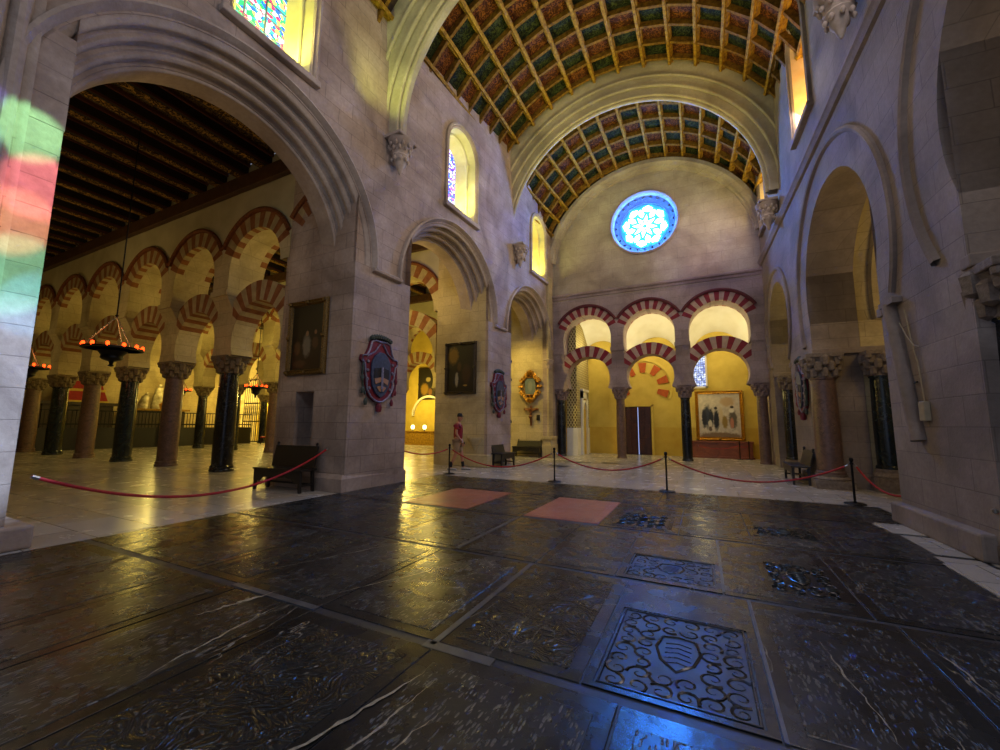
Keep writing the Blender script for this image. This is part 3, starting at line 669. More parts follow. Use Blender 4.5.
def arcade(xs, y, P, place, cols_mat, proto={}, infill=None, lower=True, skipcol=(), ztop=9.1, mats=None, wallname='wall_arcade', colkw={}, inter=True):
    """xs: column x positions in order; P: dict of profile numbers; y: column centre line"""
    yu0, yu1 = y - P['du'], y + P['du']; yl0, yl1 = y - P['dl'], y + P['dl']
    red, cream, st, hd = mats
    for k, (a, b) in enumerate(zip(xs, xs[1:])):
        cx, half = (a + b) / 2, abs(b - a) / 2; hw = P['hw']; r = half - hw
        zc = P['zv'] + .0; R = P['R'] + (half - P['half']); Rz = sqrt(max((R + .12) ** 2 - half ** 2, .01)); czu = P['zv'] - Rz
        lab = place(k)
        t = thing('striped_arch', 'upper striped arch, ' + lab, 'arch', (cx, y, czu), 0, None)
        m = MB(); ring(m, 0, 0, r, R, half, 0, radians(P.get('va', 24)), P.get('nu', 15), -P['du'], P['du'], edge=P.get('eu', .2)); m.build('voussoirs', [st, red, cream], t)
        m = MB(); hood(m, 0, 0, R, half, -P['du'], P['du']); m.build('hood_moulding', hd, t)
        if lower:
            r2 = P['r2'] + (half - P['half']); R2 = P['R2'] + (half - P['half']); ft = asin((P['z2'] - P['zc']) / r2)
            t2 = thing('striped_arch', 'lower striped arch, ' + lab, 'arch', (cx, y, P['z2']), 0, None)
            m = MB(); va = math.acos(min(.98, (half - hw + .0) / R2)); ring(m, 0, 0, r2, R2, half - hw, -ft, max(radians(P.get('va2', 34)), .1), P.get('nl', 13), -P['dl'], P['dl'], edge=P.get('el')); m.build('voussoirs', [st, red, cream], t2)
    # pillars standing on the columns
    czs = []
    for k, a in enumerate(xs):
        hw = P['hw']; halfs = [abs(xs[j + 1] - xs[j]) / 2 for j in (k - 1, k) if 0 <= j < len(xs) - 1]
        if k in skipcol: continue
        R = P['R'] + (halfs[0] - P['half']); czu = P['zv'] - sqrt(max((R + .12) ** 2 - halfs[0] ** 2, .01))
        m = MB(); zi = czu - .62
        m.box(a - hw, a + hw, yl0 + .0, yl1, P['zc'], zi); m.box(a - hw, a + hw, yu0, yu1, zi, czu)
        m.box(a - hw - .03, a + hw + .03, yu0 - .04, yu1 + .04, zi - .06, zi + .1)
        m.add([(a - hw, yl0, zi - .45), (a + hw, yl0, zi - .45), (a + hw, yu0, zi - .06), (a - hw, yu0, zi - .06), (a - hw, yl0, zi - .06), (a + hw, yl0, zi - .06)], [(0, 1, 2, 3), (0, 3, 4), (1, 2, 5), (2, 3, 4, 5)])
        struct(m.build('pillar', st, merge=False))
    # masonry over the arches
    m = MB()
    for k, (a, b) in enumerate(zip(xs, xs[1:])):
        cx, half = (a + b) / 2, abs(b - a) / 2; R = P['R'] + (half - P['half']); czu = P['zv'] - sqrt(max((R + .12) ** 2 - half ** 2, .01))
        n = 24; pts = [(cx - half * cos(pi * i / n) * 1.0) for i in range(n + 1)]
        zl = [czu + sqrt(max(R * R - (p - cx) ** 2, 0)) for p in pts]
        for yy in (yu0 + .01, yu1 - .01): m.grid([[(p, yy, z) for p, z in zip(pts, zl)], [(p, yy, ztop) for p in pts]])
    return struct(m.build(wallname, P.get('wallmat', st)))
PA = dict(wallmat='plasterA', du=.52, dl=.32, hw=.375, half=1.525, R=1.60, zv=6.62, r2=1.1, R2=1.68, z2=3.8, zc=3.4)
GX = [-9.65 - 3.05 * i for i in range(7)]
def nm(row):
    return lambda k: ORD[k] + ' bay from nave, ' + row
arcade(GX, 7.28, PA, nm('front arcade of the left aisle'), None, mats=('redA', 'creamA', 'arcade', 'hoodA'), skipcol=(0,))
arcade([-8.62] + GX[1:], 12.9, PA, nm('middle arcade of the left aisle'), None, mats=('redA', 'creamA', 'arcade', 'hoodA'), skipcol=(0,))
arcade(GX, 18.5, PA, nm('rear arcade of the left aisle'), None, mats=('redA', 'creamA', 'arcade', 'hoodA'))
cm = ['green_m', 'pink_m', 'black_m', 'pink_m', 'green_m', 'pink_m']
cd = {'green_m': 'dark green marble', 'pink_m': 'mottled rose marble', 'black_m': 'dark grey marble'}
order = ['black_m', 'pink_m', 'green_m', 'pink_m', 'green_m', 'pink_m']
for i, x in enumerate(GX[1:]):
    column('%s column, %s from the painted pier in the front row of the left aisle' % (cd[order[i]], ORD[i]), (x - .05, 7.28, 0), order[i], r=.27, aw=.385, base=.1, group='columns of the front aisle row')
for row, y, gx in (('middle', 12.9, GX[1:]), ('rear', 18.5, GX)):
    for i, x in enumerate(gx):
        mt = ['green_m', 'black_m', 'pink_m'][(i + len(row)) % 3]
        column('%s column, %s from the nave in the %s row of the left aisle' % (cd[mt], ORD[i], row), (x, y, 0), mt, r=.23, group='columns of the %s aisle row' % row)
# embedded fragment of the old arch in the pier face
t = thing('striped_arch', 'broken start of a striped arch embedded in the painted pier face', 'arch', (-7.75, 6.36, 5.58))
m = MB()
for k, (a0, a1, mi) in enumerate([(121, 128, 1), (128, 135, 2), (135, 143, 1)]):
    a0, a1 = radians(a0), radians(a1); m.grid([[(r_ * cos(a), -.02, r_ * sin(a)) for a in (a0, (a0 + a1) / 2, a1)] for r_ in (1.12 if mi == 1 else 1.3, 1.55)], mi)
m.build('voussoirs', ['arcade', 'redA', 'creamA'], t)
m = MB(); q = [(1.55, 0), (1.55, -.07), (1.68, -.07), (1.68, 0)]
sweep_arch(m, lambda s, d, z: (s, d, z), 0, 0, q, radians(97), radians(143), 14, closed=True); m.build('hood_moulding', 'hoodA', t)
# stone between pier and first arch pillar of the front row
piece('wall_pier', 'arcade', (-10.03, -9.05, 6.76, 7.8, 0, 5.9)) if False else None
piece('wall_pier', 'wall', (-9.75, -9.05, 6.78, 7.78, 0, 5.86))
m = MB(); m.box(-9.75, -9.0, 6.78, 7.78, 5.86, 8.3); struct(m.build('wall_pier', 'wall'))

# timber plates and beamed ceilings of the left aisles
def timber(x0, x1, y0, y1, z):
    m = MB(); m.box(x0, x1, y0, y1, z + .55, z + .7); struct(m.build('ceiling_aisle', 'beam'))
    for j, yy in enumerate((y0, y1)):
        a, b = (yy, yy + .16) if j == 0 else (yy - .16, yy); mm = MB(); mm.box(x0, x1, a, b, z - .32, z + .12); struct(mm.build('ceiling_plate', 'plate', bevel=.02))
    x = x1 - .4
    while x > x0 + .3:
        mm = MB(); mm.box(x - .16, x + .16, y0, y1, z + .12, z + .5)
        for sx in (-1, 1): mm.box(x + sx * .165 - .012, x + sx * .165 + .012, y0, y1, z + .13, z + .2, 1); mm.box(x + sx * .19 - .03, x + sx * .19 + .03, y0, y1, z + .44, z + .55, 1)
        mm.box(x - .1, x + .1, y0, y1, z + .105, z + .12, 2)
        struct(mm.build('ceiling_beam', ['beam', 'beamred', 'beamgold'], merge=False)); x -= 1.08
def patmat(name, c0, c1):
    n = N(name); p = n.pos(); wv = n.n('ShaderNodeTexWave', Scale=1.6, Distortion=6, Detail=2); wv.inputs['Detail Scale'].default_value = 2.5; n.l(p, wv.inputs['Vector'])
    f = n.ramp(n.math('ABSOLUTE', n.math('SUBTRACT', n.noise(7, 1, None, 1.5), .5)), .02, .07, (1, 1, 1, 1), (0, 0, 0, 1))
    n.l(n.mix(f, lin(c0), lin(c1)), n.b.inputs['Base Color']); n.b.inputs['Roughness'].default_value = .85; n.b.inputs['Specular IOR Level'].default_value = .15; return n.m
MT['beamred'] = plain('red_brown_lath', '5c2f1a', .7); MT['beamgold'] = patmat('gold_scroll_beam', '3a2a14', 'a8823a')
MT['coffdk'] = patmat('painted_ceiling_board', '1d160d', '6a5226')
timber(-29, -8.3, -3, 6.75, 8.55); timber(-29, -8.0, 7.82, 12.36, 8.55); timber(-29, -8, 13.44, 17.95, 8.55)
m = MB(); m.box(-29, -8.3, -3, 6.7, 9.08, 9.1); struct(m.build('ceiling_boards', 'coffdk'))
# far shell of the left aisles
piece('wall_far_left', 'wallY', (-32.2, -31.9, -3, 25, 0, 9.3)); piece('wall_front_left', 'wallY', (-32, -8.2, -3.3, -3, 0, 9.3))
piece('ceiling_aisle', 'beam', (-32, -29, -3, 25, 9.1, 9.3)); piece('ceiling_aisle', 'beam', (-32, -6.6, 18.0, 25, 9.0, 9.3))
piece('wall_rear', 'plaster', (-32, -7.3, 23.8, 24.1, 0, 9.3))
# honey wall closing the last left bay, with plinth
piece('wall_bay', 'wallY', (-9.0, -6.15, 17.36, 17.95, 0, 8.4))
piece('baseboard_bay', 'wallY', (-6.4, -5.95, 17.1, 18.0, 0, .55), bevel=.03)
m = MB(); m.box(-6.36, -6.0, 17.2, 17.98, .55, .8); m.box(-6.4, -5.96, 17.14, 17.98, .8, .92); struct(m.build('trim_7', 'wallY', merge=False))

# ------------------------------------------------------------------ end wall with rose window and triple double arcade
PE = dict(du=.45, dl=.36, hw=.27, half=1.36, R=1.46, zv=6.22, r2=1.0, R2=1.5, z2=3.55, zc=3.1, va=24, nu=17, va2=30, nl=13, wallmat='endst', eu=.1, el=.1)
EX = [-5.95, -3.22, -.58, 2.14]
arcade(EX, 18.65, PE, lambda k: ['left', 'middle', 'right'][k] + 'most bay under the rose window' if k != 1 else 'middle bay under the rose window', None,
       mats=('redE', 'creamE', 'endst', 'hoodE'), ztop=7.4, wallname='wall_end_lower')
for x, mt, l in zip(EX, ('black_m', 'pink_m', 'black_m', 'pink_m'),
                    ('black marble column at the left end of the chapel arcade', 'mottled rose marble column left of the wooden door opening', 'polished black marble column left of the large painting', 'rose marble column at the right end of the chapel arcade')):
    column(l, (x, 18.65, 0), mt, 'capstE', r=.19, z1=2.6, zc=3.1, aw=.31, base=0.0, group='columns of the end arcade')
piece('wall_end_stub', 'endst', (-6.4, -6.2, 18.2, 19.1, 0, 7.4)); piece('wall_end_stub', 'endst', (2.38, 2.75, 18.2, 19.1, 0, 7.4)); piece('wall_end_stub', 'endst', (2.13, 2.39, 18.21, 19.1, 5.0, 7.4), (-6.21, -5.94, 18.21, 19.1, 5.0, 7.4))
mb = MB(); pwall(mb, TE, -6.5, 2.7, 7.3, 14.6, circ_hole(-1.92, 10.47, 1.34), .9, step=.6); struct(mb.build('wall_end', 'endwall'))
m = MB(); q = [(0, -.16), (.05, -.14), (.08, -.06), (.16, -.02), (.18, .04), (.08, .1), (0, .14)]
m.grid([[TE(s, d, 7.5 + h) for d, h in q] for s in (-6.3, 2.5)]); struct(m.build('trim_8', 'endst'))
m = MB(); q = [(4.62, 0), (4.62, .3), (4.45, .32), (4.38, .24), (4.3, .22), (4.26, .1), (4.2, .08), (4.18, 0)]
sweep_arch(m, TE, -1.9, 8.6, q, radians(8), radians(172), 60); struct(m.build('trim_9', 'endwall', smooth=True))
# rose window
C0, Z0 = -1.92, 10.47
m = MB(); q = [(1.5, 0), (1.5, .06), (1.42, .08), (1.36, .03), (1.33, -.02), (1.3, -.12)] ; sweep_arch(m, TE, C0, Z0, q, 0, 2 * pi, 64)
rose = struct(m.build('window_7', 'endst', smooth=True), 'round rose window high in the end wall')
m = MB(); q = [(1.34, -.1), (1.28, -.14), (1.2, -.22), (1.1, -.32), (1.06, -.34), (1.04, -.5)]; sweep_arch(m, TE, C0, Z0, q, 0, 2 * pi, 64); m.build('carved_ring', 'frame_blue', rose, smooth=True)
m = MB()
for i in range(24):
    a = 2 * pi * i / 24; m.lathe([(.001, -.05), (.05, -.02), (.05, .02), (.001, .05)], 6, 0, TE(C0 + 1.2 * cos(a), -.17, Z0 + 1.2 * sin(a)))
m.build('ring_bosses', 'frame_blue', rose, merge=False)
m = MB()
def rp(a, r): return TE(C0 + r * cos(a), -.42, Z0 + r * sin(a))
for i in range(8):
    a = 2 * pi * (i + .5) / 8 + .2
    m.add([rp(a, .06), rp(a - .28, .3), rp(a, .55), rp(a + .28, .3)], [(0, 1, 2, 3)])
    b = a + pi / 8
    m.add([rp(b, .42), rp(b - .2, .58), rp(b - .13, .76), rp(b, .84), rp(b + .13, .76), rp(b + .2, .58)], [tuple(range(6))])
    m.add([rp(a - .24, .74), rp(a, .68), rp(a + .24, .74), rp(a + .26, .88), rp(a, .98), rp(a - .26, .88)], [tuple(range(6))])
m.build('clear_panes', 'glassW', rose, merge=False)
m = MB(); m.add([TE(C0 + 1.05 * cos(2 * pi * i / 48), -.46, Z0 + 1.05 * sin(2 * pi * i / 48)) for i in range(48)], [tuple(range(48))]); m.build('blue_panes', 'glassC', rose)

# ------------------------------------------------------------------ chapel behind
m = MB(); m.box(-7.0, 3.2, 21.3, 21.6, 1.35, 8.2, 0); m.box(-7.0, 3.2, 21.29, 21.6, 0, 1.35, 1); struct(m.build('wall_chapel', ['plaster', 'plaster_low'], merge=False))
piece('wall_chapel', 'plaster', (2.75, 3.1, 18.9, 21.5, 0, 8.2)); 
def lattice_mat():
    n = N('pierced_lattice_plaster'); p = n.pos(); sp = n.n('ShaderNodeSeparateXYZ'); n.l(p, sp.inputs[0])
    u = n.math('ADD', sp.outputs[0], sp.outputs[1]); a = n.math('SINE', n.math('MULTIPLY', n.math('ADD', u, n.math('MULTIPLY', sp.outputs[2], .6)), 22)); b = n.math('SINE', n.math('MULTIPLY', n.math('SUBTRACT', u, n.math('MULTIPLY', sp.outputs[2], .6)), 22))
    h = n.math('MINIMUM', n.math('ABSOLUTE', a), n.math('ABSOLUTE', b)); f = n.ramp(h, .4, .62)
    n.l(n.mix(f, lin('cbbd82'), lin('5d4c22')), n.b.inputs['Base Color']); n.b.inputs['Roughness'].default_value = .85
    n.bump(n.math('SUBTRACT', 1.0, f), .8, .05); return n.m
MT['lattice'] = lattice_mat()
m = MB(); m.box(-5.8, -5.3, 18.95, 21.4, 1.3, 8.2, 0); m.box(-5.8, -5.28, 18.95, 21.4, 0, 1.3, 1); struct(m.build('wall_chapel_left', ['lattice', 'white'], merge=False))
t = thing('carved_doorway', 'narrow carved plaster niche doorway in the lattice side wall', 'doorway', (-5.28, 20.1, 0))
m = MB(); m.box(0, .1, -.55, -.35, 0, 3.1); m.box(0, .1, .35, .55, 0, 3.1); m.box(0, .1, -.55, .55, 2.75, 3.1); m.box(.0, .14, -.6, .6, 3.1, 3.2); m.build('surround', 'white', t, merge=False)
m = MB(); sweep_arch(m, lambda s, d, z: (d, s, z), 0, 2.3, [(.36, .0), (.36, .1), (.26, .1), (.26, 0)], -.3, pi + .3, 20, closed=True); m.build('niche_arch', 'white', t)
m = MB(); m.box(0.0, .03, -.35, .35, 0, 2.76); m.build('recess', 'plaster_low', t)
# white vault cells with yellow lunettes
for k, (a, b) in enumerate(zip([-6.4] + EX[1:3] + [2.14], EX[1:3] + [2.14, 2.8])):
    if k == 3: continue
    if k == 0: a = -5.95
    cx, half = (a + b) / 2, (b - a) / 2; m = MB(); n = 20
    rowsv = []
    for y_, rr, zz in ((19.1, half, 5.55), (20.2, half * .95, 5.3), (21.29, half * .74, 4.85)):
        rowsv.append([(cx - (half if y_ < 21 else half) * 1.0, y_, zz - .3)] + [(cx - rr * cos(pi * i / n), y_, zz + rr * sin(pi * i / n)) for i in range(n + 1)] + [(cx + half, y_, zz - .3)])
    m.grid(rowsv); struct(m.build('ceiling_chapel', 'white', smooth=True))
piece('ceiling_chapel_top', 'white', (-7, 3.2, 18.9, 21.6, 7.6, 7.9))
# blind horseshoe arch with orange voussoirs above the door
t = thing('blind_arch', 'blind horseshoe arch with orange voussoirs over the wooden door', 'arch', (-2.55, 21.28, 3.35))
m = MB()
for k in range(13):
    a0 = radians(-28 + 236 * k / 13); a1 = radians(-28 + 236 * (k + 1) / 13)
    if k % 2 == 0:
        m.prism([(r_ * cos(a), r_ * sin(a)) for r_, a in [(.72, a0), (.72, a1), (1.22, a1), (1.22, a0)]], 0, -.04, lambda a, b, h: (a, h, b))
MT['orangeV'] = plain('orange_painted_voussoir', 'b5561c', .8, c2='9a4414'); m.build('voussoirs', 'orangeV', t, merge=False)
m = MB(); sweep_arch(m, lambda s, d, z: (s, -d, z), 0, 0, [(1.28, 0), (1.28, .06), (1.38, .06), (1.38, 0)], radians(-28), radians(208), 30, closed=True); m.build('rim', 'plaster', t)
m = MB()
for a in [(-1.75, -1.68, -1.0, 1.9), (1.68, 1.75, -1.0, 1.9)]: m.box(a[0], a[1], -.04, 0, a[2], a[3])
m.box(-1.75, 1.75, -.04, 0, 1.85, 1.92); m.build('square_frame', 'plaster', t, merge=False)
# wooden double door
MT['door'] = plain('dark_red_brown_door', '43200f', .4, c2='2c140a', sc=5)
d_ = struct(bpy.data.objects.new('door_1', None), 'dark wooden double door standing slightly ajar'); COL.objects.link(d_); d_.location = (-2.83, 21.22, 0)
for sg in (-1, 1):
    m = MB(); m.box(min(0, sg * .62) + .02, max(0, sg * .62) - .02, -.05, .02, .02, 2.35)
    for (z0, z1) in ((.12, .75), (.85, 1.5), (1.6, 2.25)):
        for c in (.17, .45): m.box(sg * c - .11, sg * c + .11, -.075, -.05, z0, z1)
    m.build('door_leaf', 'door', d_, merge=False, bevel=.01)
m = MB(); m.box(-.72, -.62, -.08, .05, 0, 2.45); m.box(.62, .72, -.08, .05, 0, 2.45); m.box(-.72, .72, -.08, .05, 2.37, 2.47); m.build('door_frame', 'plaster', d_, merge=False)
m = MB(); m.box(-.011, .011, -.04, .0, .02, 2.33); m.build('daylight_gap', emis('daylight_gap', 'a0b8ff', .8), d_)
# chapel window with daylight
wc = struct(bpy.data.objects.new('window_8', None), 'small white lattice window left of the large painting'); COL.objects.link(wc); wc.location = (-.12, 21.28, 4.0)
m = MB(); m.box(-.38, .38, -.02, .0, -.72, .72); m.build('pane', 'winW', wc)
m = MB(); m.box(-.46, -.38, -.08, .02, -.8, .8); m.box(.38, .46, -.08, .02, -.8, .8); m.box(-.46, .46, -.08, .02, -.8, -.72); m.box(-.46, .46, -.08, .02, .72, .8); m.build('window_frame', 'white', wc, merge=False)
m = MB()
for i in range(-3, 4): m.box(i * .1 - .008, i * .1 + .008, -.04, -.02, -.72, .72)
for i in range(-6, 7): m.box(-.38, .38, -.04, -.02, i * .11 - .008, i * .11 + .008)
m.build('lattice_bars', 'lead', wc, merge=False)

# ------------------------------------------------------------------ transverse arches and timber vault
def TT(y0, cx, cz):
    return lambda s, d, z: (s, y0 + .06 * (s + 6.7) - d, z)
def transverse(y0, y1, cx=-2.15, cz=8.75, ri=4.25, ro=5.6, name='trim_10'):
    w_ = y1 - y0; m = MB()
    prof = [(ro, 0), (ri + .95, 0), (ri + .9, -.03), (ri + .78, -.03)] + roll(ri + .72, -.06, .05, 60, 250, 5) + [(ri + .62, -.12), (ri + .5, -.12)] + roll(ri + .42, -.16, .06, 70, 250, 5) + \
           [(ri + .3, -.22), (ri + .2, -.22)] + roll(ri + .14, -.26, .05, 70, 250, 5) + [(ri + .04, -.3), (ri, -.34)]
    full = prof + [(p, -w_ - d) for p, d in prof[::-1]]
    sweep_arch(m, TT(y0, cx, cz), cx, cz, full, radians(-2), radians(182), 72)
    return struct(m.build(name, 'archst', smooth=True))
MT['archst'] = stone('arch_stone', 'c0b494', 'a59a7c', '7a6e54', blocks=False)
transverse(6.95, 7.75, cz=8.85); transverse(13.7, 14.45, cz=8.98, ri=4.3)
corbel('carved_corbel', 'carved leafy corbel under the near transverse arch on the left wall', (-6.5, 7.35, 7.62), TL)
corbel('carved_corbel', 'carved leafy corbel under the far transverse arch on the left wall', (-6.2, 14.25, 7.62), TL)
corbel('carved_corbel', 'carved leafy corbel under the near transverse arch on the right wall', (2.4, 7.95, 7.9), TR)
corbel('carved_corbel', 'carved leafy corbel under the far transverse arch on the right wall', (2.2, 14.75, 7.62), TR)
corbel('carved_corbel', 'small leafy corbel at the foot of the farthest left arch', (-6.2, 17.5, 3.75), TL, .62)
MT['crossrib'] = plain('dull_gilt_lath', '8a6620', .8, c2='4e3410', sc=10, spec=.15, bump=.3)
MT['panR'] = patmat('red_brown_coffer', '3a1c0a', '74441a'); MT['panG'] = patmat('dark_green_coffer', '10150b', '383f1c'); MT['panD'] = plain('dark_brown_coffer_border', '33200f', .6)
def vault(y0, y1, ca, cb, ra, rb, za, zb, ncell, nang, tag_):
    """barrel of coffers from y0 (centre ca, radius ra) to y1 (cb, rb)"""
    A0, A1 = radians(24), radians(156)
    def P(a, t, dr=0.):
        c = ca + (cb - ca) * t; r = ra + (rb - ra) * t + dr; z = za + (zb - za) * t
        x = c + r * cos(a); return (x, y0 + (y1 - y0) * t + .06 * (x + 6.7), z + r * sin(a))
    m = MB()
    da = (A1 - A0) / nang; bt = .34 / (y1 - y0)
    ts = [0, bt] + [bt + (1 - 2 * bt) * (j + 1) / ncell for j in range(ncell)] + [1]
    for i in range(nang):
        for j in range(len(ts) - 1):
            a0, a1 = A0 + da * i, A0 + da * (i + 1); t0, t1 = ts[j], ts[j + 1]
            edge = j in (0, len(ts) - 2); mi = 2 if edge else (i + j) % 2
            m.quad(P(a0, t0, .12), P(a1, t0, .12), P(a1, t1, .12), P(a0, t1, .12), mi)
            if not edge:   # raised inner panel with a small boss
                ka, kt = .22, .22; q = [P(a0 + da * ka, t0 + (t1 - t0) * kt, .09), P(a1 - da * ka, t0 + (t1 - t0) * kt, .09), P(a1 - da * ka, t1 - (t1 - t0) * kt, .09), P(a0 + da * ka, t1 - (t1 - t0) * kt, .09)]
                m.add(q, [(0, 1, 2, 3)], mi)
    sh = struct(m.build('ceiling_vault', ['panR', 'panG', 'panD'], merge=False), 'timber barrel vault of red and green coffers, ' + tag_)
    m = MB()
    for i in range(nang + 1):
        a = A0 + da * i; w_ = .011
        for (w2, d0, d1) in ((.0085, -.10, .13), (.015, .0, .13)):
            for t0, t1 in ((0, 1),):
                vs = [P(a - w2, t0, d0), P(a + w2, t0, d0), P(a + w2, t0, d1), P(a - w2, t0, d1), P(a - w2, t1, d0), P(a + w2, t1, d0), P(a + w2, t1, d1), P(a - w2, t1, d1)]
                m.add(vs, [(0, 1, 5, 4), (1, 2, 6, 5), (3, 0, 4, 7), (0, 1, 2, 3), (4, 5, 6, 7)])
    m.build('longitudinal_ribs', 'giltwood', sh, merge=False)
    m = MB(); hy = .045 / (y1 - y0)
    for j in range(1, len(ts) - 1):
        for i in range(nang):
            a0, a1 = A0 + da * i + .012, A0 + da * (i + 1) - .012; t = ts[j]
            vs = [P(a0, t - hy, -.06), P(a1, t - hy, -.06), P(a1, t + hy, -.06), P(a0, t + hy, -.06), P(a0, t - hy, .12), P(a1, t - hy, .12), P(a1, t + hy, .12), P(a0, t + hy, .12)]
            m.add(vs, [(0, 1, 2, 3), (0, 1, 5, 4), (3, 2, 6, 7)])
    m.build('cross_ribs', 'crossrib', sh, merge=False)
    # outer weather shell, well above
    m = MB(); m.grid([[P(A0 - .2 + (A1 - A0 + .4) * i / 24, t, .5) for i in range(25)] for t in (0, 1)]); m.build('roof_shell', 'beam', sh)
    return sh
vault(7.65, 13.8, -2.15, -2.15, 5.38, 5.4, 8.85, 9.0, 8, 14, 'middle bay')
vault(14.3, 18.0, -2.15, -1.9, 5.36, 4.56, 9.0, 8.7, 5, 15, 'far bay')
vault(-3.5, 7.0, -2.15, -2.15, 5.4, 5.38, 8.75, 8.75, 11, 14, 'near bay')

# ------------------------------------------------------------------ jamb columns of the right arches
for (s, lab1, m1, lab2, m2, r1) in [
    (12.47 - .05, 'rose marble column engaged in the far jamb of the middle right arch', 'pink_m', 'dark veined marble column set back inside the middle right arch', 'green_m', .26),
    (6.35, 'large black marble column at the near right arch, cut by the frame', 'black_m', None, None, .3),
    (17.0, 'dark marble column with white capital in the far right arch', 'black_m', None, None, .2)]:
    sh = s - .06
    if s == 17.0: x, y, _ = TR(17.1, -.35, 0)
    elif s == 6.35: x, y, _ = TR(6.22, -.42, 0)
    else: x, y, _ = TR(sh, -.14, 0)
    column(lab1, (x, y, 0), m1, 'capstR', r=r1, z1=2.62 if r1 > .25 else 2.7, zc=3.2, aw=r1 * 1.42, base=.32)
    if lab2:
        x, y, _ = TR(sh - .12, -1.22, 0); column(lab2, (x, y, 0), m2, 'capstR', r=.24, z1=2.62, zc=3.2, aw=.34, base=.5)

# ------------------------------------------------------------------ framed paintings
def canvas_mat(name, base, blobs):
    n = N(name); tc = n.n('ShaderNodeTexCoord').outputs['Object']; sp = n.n('ShaderNodeSeparateXYZ'); n.l(tc, sp.inputs[0])
    ds = n.n('ShaderNodeTexNoise', Scale=6, Detail=4); n.l(tc, ds.inputs['Vector'])
    col = n.mix(n.ramp(ds.outputs[0], .4, .7), lin(base), tuple(v * 1.3 for v in lin(base)[:3]) + (1,))
    wob = n.math('MULTIPLY', n.math('SUBTRACT', n.noise(12, 2, tc), .5), .5)
    for (bx, bz, rx, rz, c) in blobs:
        dx = n.math('DIVIDE', n.math('SUBTRACT', sp.outputs[0], bx), rx); dz = n.math('DIVIDE', n.math('SUBTRACT', sp.outputs[2], bz), rz)
        r = n.math('ADD', n.math('SQRT', n.math('ADD', n.math('MULTIPLY', dx, dx), n.math('MULTIPLY', dz, dz))), wob)
        f = n.ramp(r, .6, 1.1, (1, 1, 1, 1), (0, 0, 0, 1)); col = n.mix(f, col, lin(c))
    n.l(col, n.b.inputs['Base Color']); n.b.inputs['Roughness'].default_value = .45; return n.m
def painting(label, loc, rz, w_, h, fw, mats, blobs, base, frame='gold', name='framed_painting'):
    t = thing(name, label, 'painting', loc, rz)
    m = MB(); m.box(-w_ / 2 + fw * .8, w_ / 2 - fw * .8, -.03, 0, -h / 2 + fw * .8, h / 2 - fw * .8); m.build('canvas', canvas_mat('canvas_' + label[:8].replace(' ', '_'), base, blobs), t)
    m = MB(); prof = [(0, 0), (0, -.05), (.2, -.09), (.5, -.06), (.8, -.08), (1, -.03), (1, 0)]
    cor = [(-1, -1), (1, -1), (1, 1), (-1, 1), (-1, -1)]
    m.grid([[(sx * (w_ / 2 - fw * u), d, sz * (h / 2 - fw * u)) for u, d in prof] for sx, sz in cor]); fr = m.build('frame', frame, t)
    if fw > .08:
        for sx, sz in [(-1, -1), (1, -1), (1, 1), (-1, 1), (0, 1), (0, -1), (1, 0), (-1, 0)]:
            m = MB(); m.lathe([(.001, -.06), (.05, -.03), (.055, .02), (.001, .06)], 8, 0, (sx * (w_ / 2 - fw / 2), -.09, sz * (h / 2 - fw / 2)))
            m.build('frame_ornament', 'gold' if frame == 'gold' else frame, fr, smooth=True)
    return t
painting('dark old painting in a gilt frame on the pier above the bench', (-8.16, 6.34, 3.42), 0, 1.3, 1.78, .13, None,
         [(.0, -.2, .16, .32, '6f6a58'), (-.32, -.25, .12, .2, '4a3420'), (.28, -.15, .12, .18, '45301e'), (.0, .08, .06, .08, '8a6a48'), (.28, .1, .05, .07, '805c3c'), (-.2, -.62, .25, .1, '3a2c1c')], '0b0a08', frame='oldgilt')
painting('dark painting with an ochre glow hung on the pier behind the walking man', (-7.57, 12.14, 3.4), 0, 1.28, 1.85, .1, None,
         [(-.3, .45, .26, .35, '6a4f18'), (-.15, -.4, .08, .3, '8a8472'), (.25, -.2, .22, .4, '2e1c14'), (-.05, .05, .1, .2, '3a2614'), (.2, -.62, .1, .04, '8a7038')], '0b0a08', frame='darkframe') if MT.setdefault('darkframe', plain('dark_gilt_frame', '4a3c20', .5, .3, c2='2a2214')) else None
t = painting('large painting of robed figures and children in a gold frame on a red marble base', (.73, 21.24, 1.92), 0, 1.95, 2.25, .14, None,
         [(-.5, -.05, .22, .62, '2a3038'), (-.12, -.2, .14, .58, '10120f'), (-.13, .33, .08, .09, '2a2018'), (-.62, -.15, .12, .5, '181a1c'), (-.33, -.1, .12, .5, '202420'), (-.38, -.38, .1, .2, 'c4bca4'), (-.38, -.62, .08, .14, '5f4a38'),
          (.08, .0, .1, .4, 'c2b088'), (.22, -.3, .14, .35, '8e7428'), (.55, -.2, .2, .52, '5a5340'), (.5, -.35, .09, .3, 'b87a5a'), (.5, .22, .13, .12, 'd8d4c4'), (.52, .38, .09, .08, '20160f'), (.35, .62, .35, .26, 'b59a70'), (.0, -.95, 1.1, .22, '7a6240')], 'b8ae9a')
t.name = 'framed_painting'
m = MB(); m.box(-.55, 1.95, 20.95, 21.28, 0, .68); m.box(-.6, 2.0, 20.9, 21.28, .68, .76); m.box(-.6, 2.0, 20.9, 21.28, 0, .08)
tag(m.build('marble_base', 'redbase', merge=False, bevel=.01), 'red marble altar base under the large figure painting', 'altar base')

